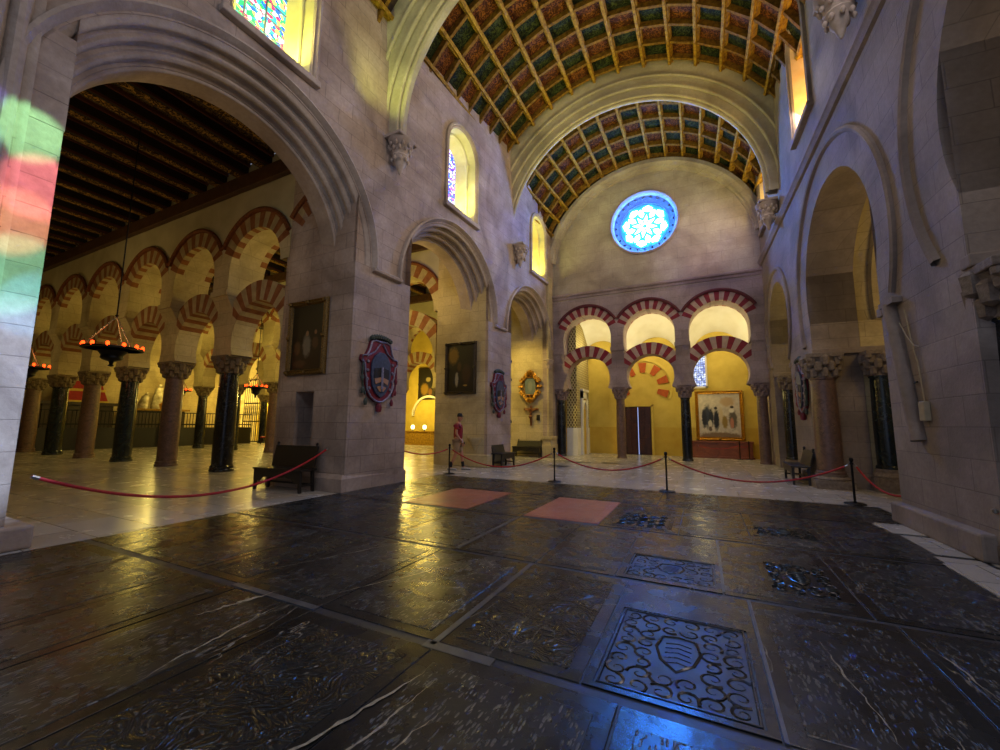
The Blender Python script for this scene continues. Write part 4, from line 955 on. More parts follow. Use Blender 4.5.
# gold mirror-like frame, crucifix and plaque in the last left bay
t = thing('ornate_frame', 'ornate gold scrolled frame with a grey picture above the crucifix', 'picture', (-7.0, 17.33, 3.18))
m = MB(); m.box(-.27, .27, -.1, 0, -.38, .38); m.build('picture', canvas_mat('canvas_silver', '5f6a66', [(0, 0, .13, .3, '7c8078')]), t)
m = MB()
for i in range(26):
    a = 2 * pi * i / 26; rr = 1 + .12 * cos(4 * a) ; x, z = .43 * rr * math.copysign(abs(cos(a)) ** .6, cos(a)), .6 * rr * math.copysign(abs(sin(a)) ** .6, sin(a))
    for j, s_ in enumerate((.1, .07)):
        m.lathe([(.001, -s_ * 1.2), (s_, -s_ * .5), (s_ * .8, s_ * .5), (.001, s_)], 8, 0, (x * (1 if j else .88) + (.05 if j else 0) * cos(3 * a), -.08 - .03 * (i % 2), z * (1 if j else .88)))
for sz in (-1, 1): m.lathe([(.001, -.16), (.13, -.06), (.16, .02), (.08, .12), (.001, .16)], 10, 0, (0, -.1, sz * .62))
fr = m.build('scrollwork', 'gold', t, smooth=True, merge=False)
m = MB(); m.tube([(-.28, -.1, -.4), (.28, -.1, -.4), (.28, -.1, .4), (-.28, -.1, .4)], .05, 8, closed=True); m.build('inner_frame', 'gold', t, smooth=True)
t = thing('crucifix', 'wooden crucifix with a figure on the honey stone wall', 'crucifix', (-6.98, 17.33, 1.88))
MT['cross'] = plain('brown_wood', '8a5424', .5); MT['figure'] = plain('bronze_figure', '7a4a20', .4, .2)
m = MB(); m.box(-.045, .045, -.05, 0, -.5, .42); m.box(-.36, .36, -.05, 0, .2, .3); m.build('cross', 'cross', t, merge=False, bevel=.01)
m = MB(); m.tube([(0, -.09, .14), (.01, -.1, 0), (-.02, -.1, -.12), (.03, -.12, -.25), (0, -.08, -.42)], lambda q: .075 - .045 * q, 8); m.tube([(-.33, -.07, .26), (-.17, -.08, .2), (0, -.09, .15), (.17, -.08, .2), (.33, -.07, .26)], .025, 6)
m.lathe([(.001, -.06), (.045, -.03), (.05, .02), (.001, .065)], 8, 0, (.01, -.11, .24)); m.lathe([(.07, -.06), (.1, 0), (.07, .06)], 8, 0, (0, -.1, -.08)); m.build('figure', 'figure', t, smooth=True, merge=False)
m = MB(); m.box(-6.72, -6.56, 17.3, 17.35, 1.62, 1.88); tag(m.build('wall_plaque', 'bench', bevel=.01), 'small dark plaque beside the crucifix', 'plaque')

# ------------------------------------------------------------------ coats of arms
MT['drape'] = plain('crimson_drapery', '7a1026', .6, c2='560a1c', sc=8); MT['silver'] = plain('silvered_trim', '9a94a4', .5, .4, c2='5f5a6a', sc=20)
MT['navy'] = plain('slate_blue_field', '3a4660', .5, c2='232c40', sc=12); MT['tan'] = plain('tan_quarter', 'a87c5c', .6); MT['greenish'] = plain('dull_green_crown', '3f4a3c', .6, c2='262e24', sc=20)
MT['blackq'] = plain('black_quarter', '16161a', .5)
def arms(label, T, s, z, k=1.0):
    q = lambda a, b, h: T(s + a * k, .03 + h, z + b * k)
    t = thing('coat_of_arms', label, 'coat of arms')
    half = [(0, -.62), (.12, -.6), (.28, -.5), (.4, -.34), (.43, -.1), (.48, .1), (.5, .26), (.58, .32), (.56, .44), (.44, .46), (.36, .6), (.3, .8), (.18, .84), (0, .82)]
    poly = half + [(-a, b) for a, b in half[::-1][1:-1]]
    m = MB(); m.prism(poly, -.03, .05, q); b_ = m.build('drapery', 'drape', t, bevel=.015)
    m = MB(); m.tube([q(a * .95, b * .97, .06) for a, b in poly], .022 * k, 6, closed=True)
    for sx in (-1, 1):
        for zz in (.3, .1, -.1, -.3): m.lathe([(.001, -.045), (.035, -.02), (.035, .02), (.001, .045)], 6, 0, q(sx * (.38 - .06 * (zz < -.2)), zz, .06))
        m.tube([q(sx * .05, .75, .07), q(sx * .2, .55, .07), q(sx * .42, .42, .07)], .018, 5)
    m.build('silver_trim', 'silver', b_, smooth=True, merge=False)
    sh = [(0, -.5), (.14, -.42), (.25, -.25), (.3, 0), (.29, .3), (.2, .46), (.08, .55)]; sp = sh + [(-a, b) for a, b in sh[::-1][:-1]]
    m = MB(); m.prism(sp, .05, .1, q); s_ = m.build('shield', 'navy', t, bevel=.012)
    m = MB(); m.prism([(-.22, .16), (0, .2), (0, -.06), (-.22, -.06)], .1, .115, q); m.prism([(0.0, .2), (.22, .16), (.22, -.06), (0, -.06)], .1, .115, q); m.build('upper_quarters', 'blackq', s_, merge=False)
    m = MB(); m.prism([(-.22, -.08), (0, -.02), (.22, -.08), (.18, -.2), (0, -.12), (-.18, -.2)], .1, .12, q); m.prism([(-.15, -.26), (0, -.22), (.15, -.26), (.06, -.36), (-.06, -.36)], .1, .12, q); m.build('chevrons', 'tan', s_, merge=False)
    m = MB(); m.tube([q(0, .2 - .07 * i, .125 + .006 * (i % 2)) for i in range(9)], .028 * k, 6); m.build('central_pale', 'silver', s_, smooth=True)
    m = MB()
    for i in range(9):
        a = (i - 4) / 4; m.lathe([(.001, -.07), (.06, -.03), (.065, .02), (.001, .08)], 7, 0, q(a * .28, .86 + .05 * (1 - a * a), .05))
    m.build('crest', 'greenish', t, smooth=True, merge=False)
    for sx in (-1, 1):
        m = MB(); m.tube([q(sx * .5, .3, .05), q(sx * .53, .0, .05), q(sx * .5, -.25, .05), q(sx * .42, -.45, .05)], .028, 6)
        for a, b in ((.52, -.05), (.5, -.32), (.4, -.58)): m.lathe([(.03, -.1), (.045, -.02), (.02, .05), (.001, .07)], 8, 0, q(sx * a, b, .05))
        m.build('tassel', 'drape' if sx > 0 else 'greenish', t, smooth=True, merge=False)
    m = MB(); m.lathe([(.001, -.12), (.06, -.1), (.075, 0), (.05, .08), (.001, .1)], 8, 0, q(0, -.72, .05)); m.build('pendant', 'drape', t, smooth=True)
    return t
arms('crimson coat of arms on the broad pier beside the dark painting', TL, 7.15, 2.52)
arms('crimson coat of arms on the narrower pier beyond the walking man', TL, 12.82, 2.45, .95)
arms('crimson coat of arms seen edge-on on the right wall above the bench', TR, 13.45, 2.4, .95)

# ------------------------------------------------------------------ benches
def bench(label, loc, rz, L=1.35, back=True, h=.46, depth=.42, bh=.95):
    t = thing('wooden_bench', label, 'bench', loc, rz)
    m = MB(); m.box(-L / 2, L / 2, -depth / 2, depth / 2, h - .04, h); m.build('seat', 'bench', t, bevel=.008)
    m = MB(); n = 16; top = [(-L / 2 + .03 + (L - .06) * i / n, h - .04) for i in range(n + 1)]
    bot = [(x, h - .10 - (.07 if 2 < i < n - 2 else .16) - .03 * abs(sin(3 * pi * i / n))) for i, (x, _) in enumerate(top)]
    m.prism(top + bot[::-1], -depth / 2 + .02, -depth / 2 + .05, lambda a, b, hh: (a, hh, b)); m.build('apron', 'bench', t)
    for sx in (-1, 1):
        for sy in (-1, 1):
            m = MB(); x, y = sx * (L / 2 - .08), sy * (depth / 2 - .05); m.add([(x - .03, y - .03, h - .04), (x + .03, y - .03, h - .04), (x + .03, y + .03, h - .04), (x - .03, y + .03, h - .04),
                (x - .025 + sx * .03, y - .025, 0), (x + .025 + sx * .03, y - .025, 0), (x + .025 + sx * .03, y + .025, 0), (x - .025 + sx * .03, y + .025, 0)], [(0, 1, 2, 3), (4, 5, 6, 7), (0, 1, 5, 4), (1, 2, 6, 5), (2, 3, 7, 6), (3, 0, 4, 7)])
            m.build('leg', 'bench', t)
    m = MB()
    for sx in (-1, 1): m.box(sx * (L / 2 - .07) - .02, sx * (L / 2 - .07) + .02, -depth / 2 + .05, depth / 2 - .05, .12, .16)
    m.box(-L / 2 + .08, L / 2 - .08, depth / 2 - .07, depth / 2 - .04, .12, .16); m.build('stretcher', 'bench', t, merge=False)
    if back:
        m = MB(); y = depth / 2 - .03; m.add([(-L / 2 + .08, y, h), (L / 2 - .08, y, h), (L / 2 - .08, y + .03, h), (-L / 2 + .08, y + .03, h), (-L / 2 + .08, y + .1, bh), (L / 2 - .08, y + .1, bh), (L / 2 - .08, y + .13, bh), (-L / 2 + .08, y + .13, bh)],
                                              [(0, 1, 2, 3), (4, 5, 6, 7), (0, 1, 5, 4), (1, 2, 6, 5), (2, 3, 7, 6), (3, 0, 4, 7)])
        b_ = m.build('backrest', 'bench', t, bevel=.006)
        for sx in (-1, 1):
            m = MB(); m.box(sx * (L / 2 - .13) - .035, sx * (L / 2 - .13) + .035, y + .08, y + .13, bh - .03, bh + .0); m.lathe([(.03, 0), (.022, .02), (.035, .05), (.001, .08)], 8, 0, (sx * (L / 2 - .13), y + .11, bh)); m.build('finial', 'bench', b_, smooth=True)
    return t
bench('black wooden bench with backrest under the dark painting pier', (-8.1, 5.92, 0), radians(3), 1.45, h=.47, bh=.93, depth=.42)
bench('dark bench against the narrower coat of arms pier beyond the walking man', (-6.2, 12.85, 0), radians(-87), 1.0, bh=.8)
bench('dark bench under the crucifix in the last left bay', (-7.05, 17.02, 0), 0, 1.35, bh=.7)
bench('dark bench against the right wall under the edge-on coat of arms', (2.12, 13.2, 0), radians(91.8) + pi, 1.5, bh=.82) if False else bench('dark bench against the right wall under the edge-on coat of arms', (2.17, 13.2, 0), radians(-90), 1.5, bh=.82)
bpy.context.scene.collection.objects
# the two last benches face the nave: rotate the right one so its back touches the wall
for o in COL.objects:
    if o.get('label', '').startswith('dark bench against the narrower'): o.rotation_euler = (0, 0, radians(87))
    if o.get('label', '').startswith('dark bench against the right'): o.rotation_euler = (0, 0, radians(-92))

# ------------------------------------------------------------------ stanchions and ropes
SX = [(-6.6, 10.05), (-3.4, 10.0), (-.75, 9.78), (2.5, 9.95)]
labs = ['black rope post next to the walking man', 'black rope post between the middle left arch and the nave centre', 'black rope post at the centre of the nave', 'black rope post before the middle right arch']
st0 = thing('rope_post', labs[0], 'rope post', (SX[0][0], SX[0][1], 0), 0, 'rope posts across the nave')
m = MB(); m.lathe([(.001, 0), (.17, 0), (.17, .012), (.15, .025), (.03, .035), (.03, .05), (.001, .05)], 24); m.build('base_plate', 'iron', st0, smooth=True)
m = MB(); m.lathe([(.02, .03), (.02, .72), (.032, .73), (.032, .76), (.02, .77)], 14); m.build('post', 'iron', st0, smooth=True)
m = MB(); m.lathe([(.02, .77), (.03, .79), (.036, .82), (.028, .85), (.001, .86)], 14); m.build('finial', 'iron', st0, smooth=True)
m = MB(); m.tube([(.02, 0, .745), (.05, 0, .745), (.06, 0, .72)], .007, 6); m.build('hook', 'steel', st0); m = MB(); m.tube([(-.02, 0, .745), (-.05, 0, .745), (-.06, 0, .72)], .007, 6); m.build('hook', 'steel', st0)
for (x, y), l in list(zip(SX, labs))[1:]: dup(st0, (x, y, 0), 0, l)
def rope(label, a, b, sag, r=.017):
    a, b = Vector(a), Vector(b); L = (b - a).length
    t = thing('barrier_rope', label, 'barrier rope', a)
    pts = [a.lerp(b, i / 24) - a - Vector((0, 0, sag * 4 * (i / 24) * (1 - i / 24))) for i in range(25)]
    m = MB(); m.tube(pts, r, 8); m.build('cord', 'rope', t, smooth=True)
    for e0, e1 in ((0, 1), (-1, -2)): m = MB(); m.tube([pts[e0], pts[e0].lerp(pts[e1], .35)], r * 1.2, 8); m.build('end_cap', 'steel', t, smooth=True)
rope('red rope slung low across the large left arch', (-7.0, 1.9, .79), (-7.15, 6.22, .9), .55, .02)
rope('red rope from the broad pier to the post by the walking man', (-6.86, 8.3, .75), (-6.66, 10.05, .71), .12)
rope('red rope between the first and second posts from the left', (-6.54, 10.05, .71), (-3.46, 10, .71), .42)
rope('red rope between the second and third posts from the left', (-3.34, 10, .71), (-.81, 9.78, .71), .33)
rope('red rope between the nave centre post and the post before the right arch', (-.69, 9.78, .71), (2.44, 9.95, .71), .4)
rope('red rope from the rightmost post towards the right wall', (2.56, 9.95, .71), (3.1, 8.62, .6), .36)
t = thing('rope_hook', 'small steel wall hook with a red rope end at the right edge', 'wall hook', (2.74, 6.3, .56))
m = MB(); m.lathe([(.001, -.03), (.03, -.015), (.03, .015), (.001, .03)], 12, 0, (0, 0, 0)); m.tube([(0, 0, 0), (.07, .02, 0)], .01, 6); m.build('hook_ball', 'steel', t, smooth=True, merge=False)
m = MB(); m.tube([(.02, 0, -.01), (.1, -.15, -.04), (.2, -.4, -.1)], .017, 8); m.build('rope_end', 'rope', t, smooth=True)

# ------------------------------------------------------------------ things on the right pier
x, y, _ = TR(7.88, .06, 0)
t = thing('wall_conduit', 'pale vertical trunking pipe on the near right pier', 'conduit', (0, 0, 0))
m = MB(); m.tube([TR(8.02, .05, 3.28), TR(7.6, .05, 1.25)], .095, 14); m.build('pipe', 'mouldR', t, smooth=True)
m = MB(); m.box(7.74, 8.2, .0, .12, 3.26, 3.34, T=TR); m.build('top_cap', 'mouldR', t)
t = thing('junction_box', 'small cream junction box with cable on the near right pier', 'electrical box', (0, 0, 0))
MT['cream'] = plain('cream_plastic', 'a89a7c', .5)
m = MB(); m.box(7.34, 7.48, 0, .07, 1.52, 1.78, T=TR); m.build('box', 'cream', t, bevel=.01)
m = MB(); m.tube([TR(7.42, .02, 1.78), TR(7.45, .03, 2.3), TR(7.55, .03, 2.6), TR(7.62, .04, 3.1)], .008, 6); m.tube([TR(7.36, .03, 2.52), TR(7.45, .05, 2.56), TR(7.6, .05, 2.7), TR(7.78, .05, 2.95)], .007, 6); m.build('cable', 'cream', t, smooth=True, merge=False)
m = MB(); m.tube([TR(7.6, .03, 2.05), TR(7.45, .06, 2.05)], .014, 6); m.build('cable_clip', 'iron', t)

# dark pole with small spotlights at the edge of the last left arch
t = thing('spotlight_pole', 'thin dark pole with small spotlights at the edge of the farthest left arch', 'spotlight pole', (-6.75, 14.0, 0))
m = MB(); m.lathe([(.03, 0.0), (.03, 4.6)], 10); m.lathe([(.09, .0), (.09, 1.3), (.03, 1.36)], 12); m.build('pole', 'iron', t, smooth=True, merge=False)
for z in (1.45, 3.05, 3.75):
    m = MB(); m.tube([(0.0, 0, z), (.12, -.02, z + .02), (.3, -.04, z + .1)], lambda q: .035 + .03 * q, 8); m.build('spotlight_head', 'iron', t, smooth=True)
# stone stoup bracket on the narrower pier
t = thing('stone_stoup', 'carved stone holy water stoup on the pier behind the walking man', 'stoup', (-6.95, 12.12, .55))
m = MB(); m.lathe([(.05, 0), (.08, .1), (.14, .2), (.25, .34), (.27, .4), (.27, .44), (.2, .42), (.001, .38)], 18); m.build('basin', 'wallY', t, smooth=True)
# stands in front of the large painting
for i, (x, l) in enumerate([(1.42, 'low black post in front of the large painting, beside the marble base'), (1.78, 'low black post right of the red marble base by the chapel wall')]):
    t = thing('rope_post', l, 'rope post', (x, 20.6 + .1 * i, 0), 0, 'low posts in the chapel')
    m = MB(); m.lathe([(.001, 0), (.13, 0), (.12, .02), (.02, .03), (.02, .72), (.03, .75), (.001, .8)], 14); m.build('post', 'iron', t, smooth=True)
rope('thin rope guarding the large painting', (-.2, 20.62, .55), (1.42, 20.6, .6), .15, .01); rope('short rope between the two chapel posts', (1.42, 20.6, .6), (1.78, 20.7, .6), .08, .01)

# ------------------------------------------------------------------ chandeliers
MT['redlamp'] = emis('glowing_red_glass', 'ff3a0c', 5.0); MT['flame'] = emis('lamp_flame', 'ffd060', 14.0); MT['crystal'] = plain('pale_chain', 'c8c8b8', .2, .8)
def chandelier(label, loc, ztop, k=1.0, n=12):
    t = thing('chandelier', label, 'chandelier', loc)
    m = MB(); m.lathe([(.5 * k, -.03), (.56 * k, -.02), (.56 * k, .02), (.5 * k, .03), (.44 * k, .0), (.5 * k, -.03)], 32); m.tube([(-.5 * k, 0, 0), (.5 * k, 0, 0)], .015, 6); m.tube([(0, -.5 * k, 0), (0, .5 * k, 0)], .015, 6)
    m.build('ring', 'iron', t, smooth=True, merge=False)
    m = MB(); m.lathe([(.24 * k, 0), (.27 * k, -.06), (.2 * k, -.16), (.21 * k, -.22), (.17 * k, -.26), (.05, -.3), (.03, -.36), (.06, -.4), (.001, -.42)], 20); m.build('bowl', 'iron', t, smooth=True)
    for i in range(n):
        a = 2 * pi * i / n; m = MB(); m.lathe([(.001, -.02), (.03 * k, 0), (.035 * k, .05), (.028 * k, .09), (.001, .1)], 10, 0, (.53 * k * cos(a), .53 * k * sin(a), .0)); m.build('oil_lamp', 'redlamp', t, smooth=True)
    for i in range(3):
        a = 2 * pi * i / 3 + .3; m = MB()
        p0, p1 = Vector((.5 * k * cos(a), .5 * k * sin(a), .02)), Vector((0, 0, .78 * k)); m.tube([p0, p1], .008, 5)
        for j in range(12): q = p0.lerp(p1, (j + .5) / 12); m.lathe([(.001, -.028), (.018, 0), (.001, .028)], 6, 0, q)
        m.build('chain', 'crystal', t, smooth=True, merge=False)
    m = MB(); m.tube([(0, 0, .78 * k), (0, 0, ztop - loc[2])], .014, 6); m.lathe([(.001, -.05), (.04, 0), (.001, .05)], 8, 0, (0, 0, .8 * k)); m.build('suspension_cable', 'iron', t, smooth=True, merge=False)
    lamp('chandelier_glow', 'POINT', (loc[0], loc[1], loc[2] + .25), 4, (1, .35, .1), size=.3)
    return t
chandelier('iron ring chandelier with glowing red oil lamps under the nearest aisle ceiling', (-12.15, 4.3, 3.1), 8.7, .98)
chandelier('red lamp chandelier seen beside the painted pier behind the first aisle column', (-15.85, 10.1, 2.82), 8.7, .7)
chandelier('red lamp chandelier half hidden behind the second column from the painted pier', (-21.3, 10.1, 2.85), 8.7, .7)
chandelier('red lamp chandelier just emerging behind the near left pier', (-17.25, 4.3, 2.95), 8.7, .8)

# ------------------------------------------------------------------ far left: railing, altars, screens
def railing(name, label, x, y0, y1, h):
    t = thing(name, label, 'railing', (x, y0, 0))
    m = MB(); L = y1 - y0; m.box(-.04, .04, 0, L, h - .06, h); m.box(-.03, .03, 0, L, h * .62, h * .66); m.build('rails', 'iron', t, merge=False)
    m = MB(); m.box(-.03, .03, 0, L, 0, h * .55); m.build('solid_base', 'bench', t)
    m = MB(); n = int(L / .16)
    for i in range(n + 1): m.box(-.015, .015, i * L / n - .012, i * L / n + .012, h * .5, h)
    o = m.build('bars', 'iron', t, merge=False); o['kind'] = 'stuff'
    return t
railing('altar_railing', 'long black railing before the altars on the far left', -28.3, 3.0, 17.9, 2.0)
MT['cloth'] = plain('crimson_cloth', 'a01420', .7); MT['goldcloth'] = plain('yellow_band', 'd0b040', .6)
t = thing('canopy', 'crimson canopy with gold bands beyond the black railing', 'canopy', (-30.6, 9.8, 2.5))
m = MB(); m.add([(-.6, -.9, 0), (.6, -.9, 0), (.6, .9, 0), (-.6, .9, 0), (-.35, -.6, 1.1), (.35, -.6, 1.1), (.35, .6, 1.1), (-.35, .6, 1.1)], [(0, 1, 5, 4), (1, 2, 6, 5), (2, 3, 7, 6), (3, 0, 4, 7), (4, 5, 6, 7), (0, 1, 2, 3)]); m.build('cloth_body', 'cloth', t)
m = MB(); m.box(-.52, .5, -.78, .78, .55, .68); m.box(-.62, .62, -.92, .92, -.05, .05); m.build('gold_band', 'goldcloth', t, merge=False)
t = thing('altar_table', 'long altar table under the crimson canopy', 'altar', (-30.6, 9.6, 0)); m = MB(); m.box(-.7, .7, -1.6, 1.6, 2.3, 2.45); m.box(-.5, .5, -1.4, 1.4, 0, 2.3); m.build('table', 'wood', t, merge=False)
t = thing('altar_table', 'long altar table under the white statue', 'altar', (-30.6, 13.2, 0)); m = MB(); m.box(-.7, .7, -1.6, 1.6, 2.1, 2.22); m.build('table_top', 'giltwood', t); m = MB(); m.box(-.5, .5, -1.4, 1.4, 0, 2.1); m.build('table_body', 'wood', t)
t = thing('statue_group', 'pale statue group on the altar beyond the railing', 'statue', (-30.5, 13.2, 2.22))
MT['statue'] = plain('pale_statue', 'b8b098', .6, c2='6a5c3a', sc=4)
def fig(m, x, y, h, lean=0, r=.2): m.tube([(x, y, 0), (x, y + lean * .3, h * .45), (x, y + lean * .7, h * .75), (x, y + lean, h * .88)], lambda q: r * (1.15 - .55 * q), 10); m.lathe([(.001, -.13), (.09, -.06), (.1, .03), (.001, .13)], 10, 0, (x, y + lean, h * .98))
m = MB(); fig(m, 0, 0, 1.5, .1, .26); m.tube([(0, .1, 1.1), (.1, .35, 1.2), (.1, .6, 1.0)], .07, 8); m.build('standing_figure', 'statue', t, smooth=True, merge=False)
m = MB(); fig(m, .05, -.75, .9, .2, .24); m.build('kneeling_figure', 'statue', t, smooth=True, merge=False)
m = MB(); fig(m, .05, .75, 1.0, -.15, .2); m.lathe([(.3, 0), (.34, .3), (.1, .5)], 12, 0, (0, .2, 0)); m.build('gilded_base', 'gold', t, smooth=True, merge=False)
# gated chapels with tall yellow curtains / lit screens at the rear
def screen(label, x0, x1, y, h):
    t = thing('iron_gate', label, 'iron gate', (x0, y, 0)); L = x1 - x0
    m = MB(); n = max(4, int(L / .22))
    for i in range(n + 1): m.box(i * L / n - .018, i * L / n + .018, -.018, .018, 0, h)
    m.build('bars', 'iron', t, merge=False)
    m = MB()
    for z in (.05, h * .33, h * .62, h * .9, h): m.box(0, L, -.03, .03, z - .04, z + .04)
    for i in range(n): c = (i + .5) * L / n; m.tube([(c - .07, 0, h * .5), (c, 0, h * .58), (c + .07, 0, h * .5), (c, 0, h * .42)], .014, 5, closed=True); m.lathe([(.001, 0), (.03, .08), (.001, .25)], 6, 0, (c, 0, h))
    m.build('rails_and_scrolls', 'iron', t, merge=False)
for i, (a, b) in enumerate([(-27.6, -25.2), (-30.9, -28.2)]): screen(['tall black iron gate before the bright yellow chapel, nearer the pier', 'tall black iron gate before the bright yellow chapel, farther from the pier'][i], a, b, 18.9, 4.6)
MT['curtain'] = plain('yellow_curtain', 'd8c060', .7, c2='b89a3c', sc=2)
t = thing('curtain', 'tall yellow curtain hanging behind the iron gates', 'curtain', (-28.2, 20.6, 0)); m = MB(); n = 220
m.grid([[(-4 + 7.0 * i / n, .09 * sin(i * .9) + .04 * sin(i * .37), z) for i in range(n + 1)] for z in (0, 5.2)]); m.build('folds', 'curtain', t, smooth=True)
m = MB(); m.tube([(-4.1, 0, 5.25), (3.1, 0, 5.25)], .04, 8); m.build('rod', 'iron', t)
for i, (x, y, l) in enumerate([(-26.4, 17.8, 'red seated chair in front of the iron gates'), (-25.3, 17.8, 'red seated chair right of its twin before the iron gates')]):
    t = thing('chair', l, 'chair', (x, y, 0)); m = MB(); m.box(-.3, .3, -.25, .25, .42, .5); m.build('seat', 'cloth', t); m = MB(); m.box(-.3, .3, .2, .26, .5, .95); m.build('backrest', 'wood', t)
    for sx in (-1, 1):
        for sy in (-1, 1): m = MB(); m.box(sx * .26 - .025, sx * .26 + .025, sy * .2 - .025, sy * .2 + .025, 0, .42); m.build('leg', 'wood', t)
# bright yellow room behind the middle arch
t = painting('arched painting in a dark frame high on the bright yellow rear wall', (-17.6, 23.7, 4.3), 0, 1.5, 2.3, .1, None, [(.1, .3, .25, .2, 'a09060'), (-.2, -.4, .4, .5, '8a6a20'), (.3, -.6, .2, .3, '7a5020')], '1e1a10', frame='darkframe')
t = thing('display_niche', 'white arched rim over a glowing niche in the yellow room', 'niche', (-17.4, 23.75, 2.0))
m = MB(); sweep_arch(m, lambda s, d, z: (s, -d, z), 0, 0, [(1.3, 0), (1.3, .15), (1.45, .15), (1.45, 0)], 0, pi, 24, closed=True); m.build('arched_rim', 'white', t)
for i, x in enumerate((-17.9, -16.9)):
    t = thing('table_lamp', ['glowing lamp left on the counter of the yellow room', 'glowing lamp right on the counter of the yellow room'][i], 'lamp', (x, 22.6, .95))
    m = MB(); m.lathe([(.08, 0), (.04, .05), (.03, .12)], 12); m.build('base', 'wood', t, smooth=True); m = MB(); m.lathe([(.08, .12), (.13, .2), (.12, .34), (.07, .4)], 14); m.build('lamp_shade', emis('lamp_shade_glow', 'ffe8a0', 4.0), t, smooth=True)
t = thing('counter', 'long low wooden counter in the yellow room', 'counter', (-17.2, 22.7, 0)); m = MB(); m.box(-1.8, 1.8, -.35, .35, .88, .95); m.box(-1.7, 1.7, -.3, .3, 0, .88); m.build('counter_body', 'giltwood', t, merge=False)

# ------------------------------------------------------------------ the walking man
MT['skin'] = plain('skin', 'b07a5c', .55, var=.1); MT['shirt'] = plain('red_tshirt', '8e1420', .8, c2='740f1a', sc=6); MT['shorts'] = plain('beige_shorts', 'a88d6a', .85, c2='8e7656', sc=6)
MT['cap'] = plain('black_cap', '0c0c0e', .7); MT['shoe'] = plain('pale_shoes', 'a8a49c', .6); MT['sock'] = plain('black_socks', '121214', .8)
def skin(name, verts, edges, radii, mat, parent, root=0, sub=2):
    me = bpy.data.meshes.new(name); me.from_pydata(verts, edges, []); me.materials.append(MT[mat]); o = bpy.data.objects.new(name, me); COL.objects.link(o); o.parent = parent
    s = o.modifiers.new('skin', 'SKIN'); s.use_smooth_shade = True
    for v, r in zip(me.skin_vertices[0].data, radii): v.radius = (r, r) if not isinstance(r, tuple) else r
    me.skin_vertices[0].data[root].use_root = True
    if sub: b = o.modifiers.new('sub', 'SUBSURF'); b.levels = sub; b.render_levels = sub
    return o
man = thing('person', 'man in red t-shirt, beige shorts and black cap walking past the rope', 'person', (-6.95, 11.05, 0), radians(20))
# local: faces +x; y to his left
K = 1.0
V = [(0, 0, .93), (.0, 0, 1.1), (.01, 0, 1.28), (.01, 0, 1.42), (.02, 0, 1.5), (.04, 0, 1.56),
     (0.0, .1, .9), (.10, .11, .5), (.16, .11, .1), (.2, .11, .05), (.3, .12, .03),
     (0.0, -.1, .9), (-.04, -.1, .5), (-.2, -.1, .13), (-.2, -.1, .06), (-.1, -.11, .03),
     (0.0, .2, 1.4), (-.04, .25, 1.14), (.08, .25, .93), (.12, .25, .87),
     (0.0, -.2, 1.4), (.0, -.26, 1.13), (.14, -.24, .94), (.19, -.23, .89)]
E_ = [(0, 1), (1, 2), (2, 3), (3, 4), (4, 5), (0, 6), (6, 7), (7, 8), (8, 9), (9, 10), (0, 11), (11, 12), (12, 13), (13, 14), (14, 15), (3, 16), (16, 17), (17, 18), (18, 19), (3, 20), (20, 21), (21, 22), (22, 23)]
R_ = [.13, .12, .14, .12, .055, .05, .09, .062, .04, .04, .03, .09, .062, .04, .04, .03, .055, .042, .03, .028, .055, .042, .03, .028]
skin('body', V, E_, R_, 'skin', man)
def hands(sy, p, d):
    vs = [p]; es = []; rs = [.03]
    for j, (a, L) in enumerate([(-.028, .075), (-.01, .085), (.01, .08), (.028, .065)]):
        q0 = (p[0] + a, p[1], p[2] - .06); q1 = (p[0] + a + .01, p[1] - sy * .01, p[2] - .06 - L * .6); q2 = (p[0] + a + .02, p[1] - sy * .025, p[2] - .06 - L)
        b = len(vs); vs += [q0, q1, q2]; es += [(0, b), (b, b + 1), (b + 1, b + 2)]; rs += [.012, .009, .008]
    b = len(vs); vs += [(p[0] + .035, p[1], p[2] - .03), (p[0] + .055, p[1] - sy * .01, p[2] - .065)]; es += [(0, b), (b, b + 1)]; rs += [.011, .009]
    skin('hand', vs, es, rs, 'skin', man, 0, 1)
hands(1, (.13, .25, .86), 0); hands(-1, (.2, -.23, .88), 0)
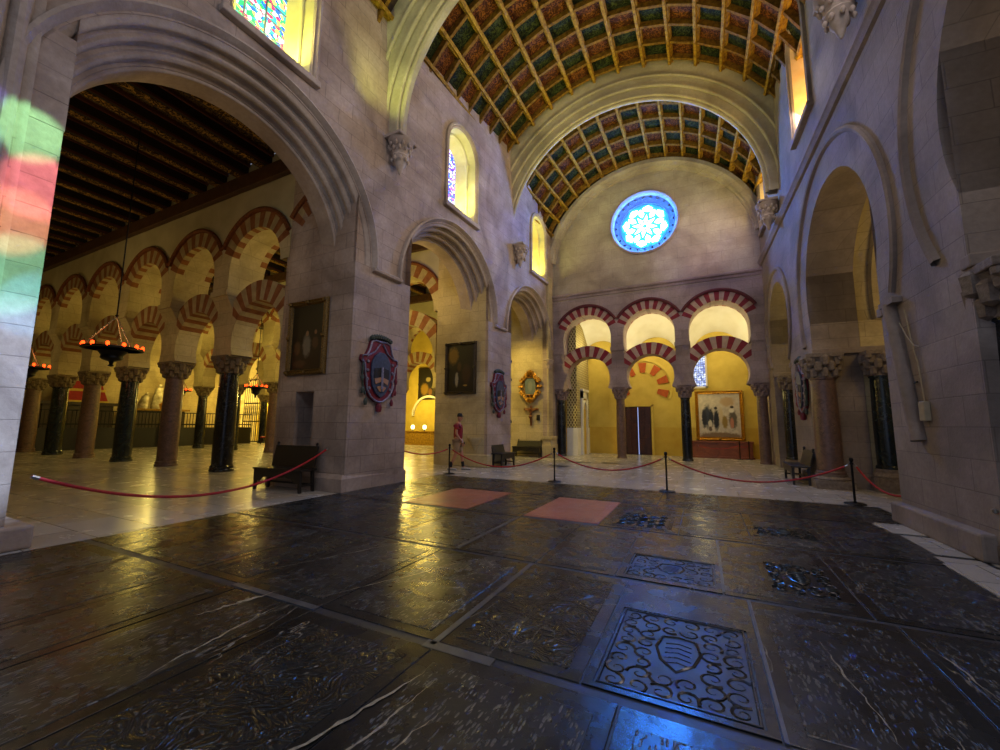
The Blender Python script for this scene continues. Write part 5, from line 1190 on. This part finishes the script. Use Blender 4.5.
# head
m = MB(); m.lathe([(.001, -.125), (.05, -.11), (.068, -.06), (.078, 0), (.08, .05), (.07, .1), (.04, .125), (.001, .13)], 20, 0, (.05, 0, 1.63)); m.lathe([(.001, -.03), (.02, -.02), (.012, .01), (.001, .03)], 8, 0, (.135, 0, 1.615)); 
for sy in (-1, 1): m.lathe([(.001, -.03), (.014, -.01), (.014, .02), (.001, .03)], 8, 0, (.045, sy * .08, 1.62))
hd = m.build('head', 'skin', man, smooth=True, merge=False)
m = MB()
for sy in (-1, 1): m.lathe([(.001, -.01), (.01, 0), (.001, .01)], 8, 0, (.12, sy * .03, 1.64))
m.build('eyes', 'cap', hd, merge=False)
m = MB(); m.box(.115, .128, -.022, .022, 1.565, 1.573); MT['lip'] = plain('lips', '8a4a40', .6); m.build('mouth', 'lip', hd)
m = MB(); m.lathe([(.083, .0), (.088, .03), (.08, .08), (.05, .115), (.001, .125)], 20, 0, (.045, 0, 1.66)); m.box(.09, .17, -.05, .05, 1.67, 1.682); m.build('cap', 'cap', man, smooth=True, merge=False)
V2 = [(0, 0, .92), (0, 0, 1.1), (.01, 0, 1.28), (.01, 0, 1.43), (0.0, .19, 1.41), (-.02, .235, 1.24), (0.0, -.19, 1.41), (0, -.235, 1.24)]
skin('tshirt', V2, [(0, 1), (1, 2), (2, 3), (3, 4), (4, 5), (3, 6), (6, 7)], [.165, .155, .165, .125, .08, .075, .08, .075], 'shirt', man)
V3 = [(0, 0, .93), (0.0, .1, .85), (.07, .11, .52), (0.0, -.1, .85), (-.03, -.1, .52)]
skin('shorts', V3, [(0, 1), (1, 2), (0, 3), (3, 4)], [.15, .115, .1, .115, .1], 'shorts', man)
for (x, y, z, r) in [(.24, .11, .0, 0), (-.16, -.1, .0, 0)]:
    m = MB(); rows_ = []
    for t_ in [i / 8 for i in range(9)]:
        xx = x - .13 + .3 * t_; w_ = .045 + .012 * sin(pi * t_); h_ = .1 - .05 * t_ if t_ < .95 else .03
        rows_.append([(xx, y + w_ * cos(a), max(.0, .0 + h_ * .5 + h_ * .5 * sin(a))) for a in [2 * pi * k / 10 for k in range(10)]])
    m.grid(rows_, closed=True); m.add(rows_[0], [tuple(range(10))]); m.add(rows_[-1], [tuple(range(10))]); m.build('shoe', 'shoe', man, smooth=True)
for (a, b) in [((.16, .11, .1), (.135, .11, .26)), ((-.2, -.1, .1), (-.16, -.1, .26))]:
    m = MB(); m.tube([a, b], .05, 10); m.build('sock', 'sock', man, smooth=True)
m = MB(); m.box(.24, .26, -.24, -.16, .82, .88); m.build('phone', 'cap', man)
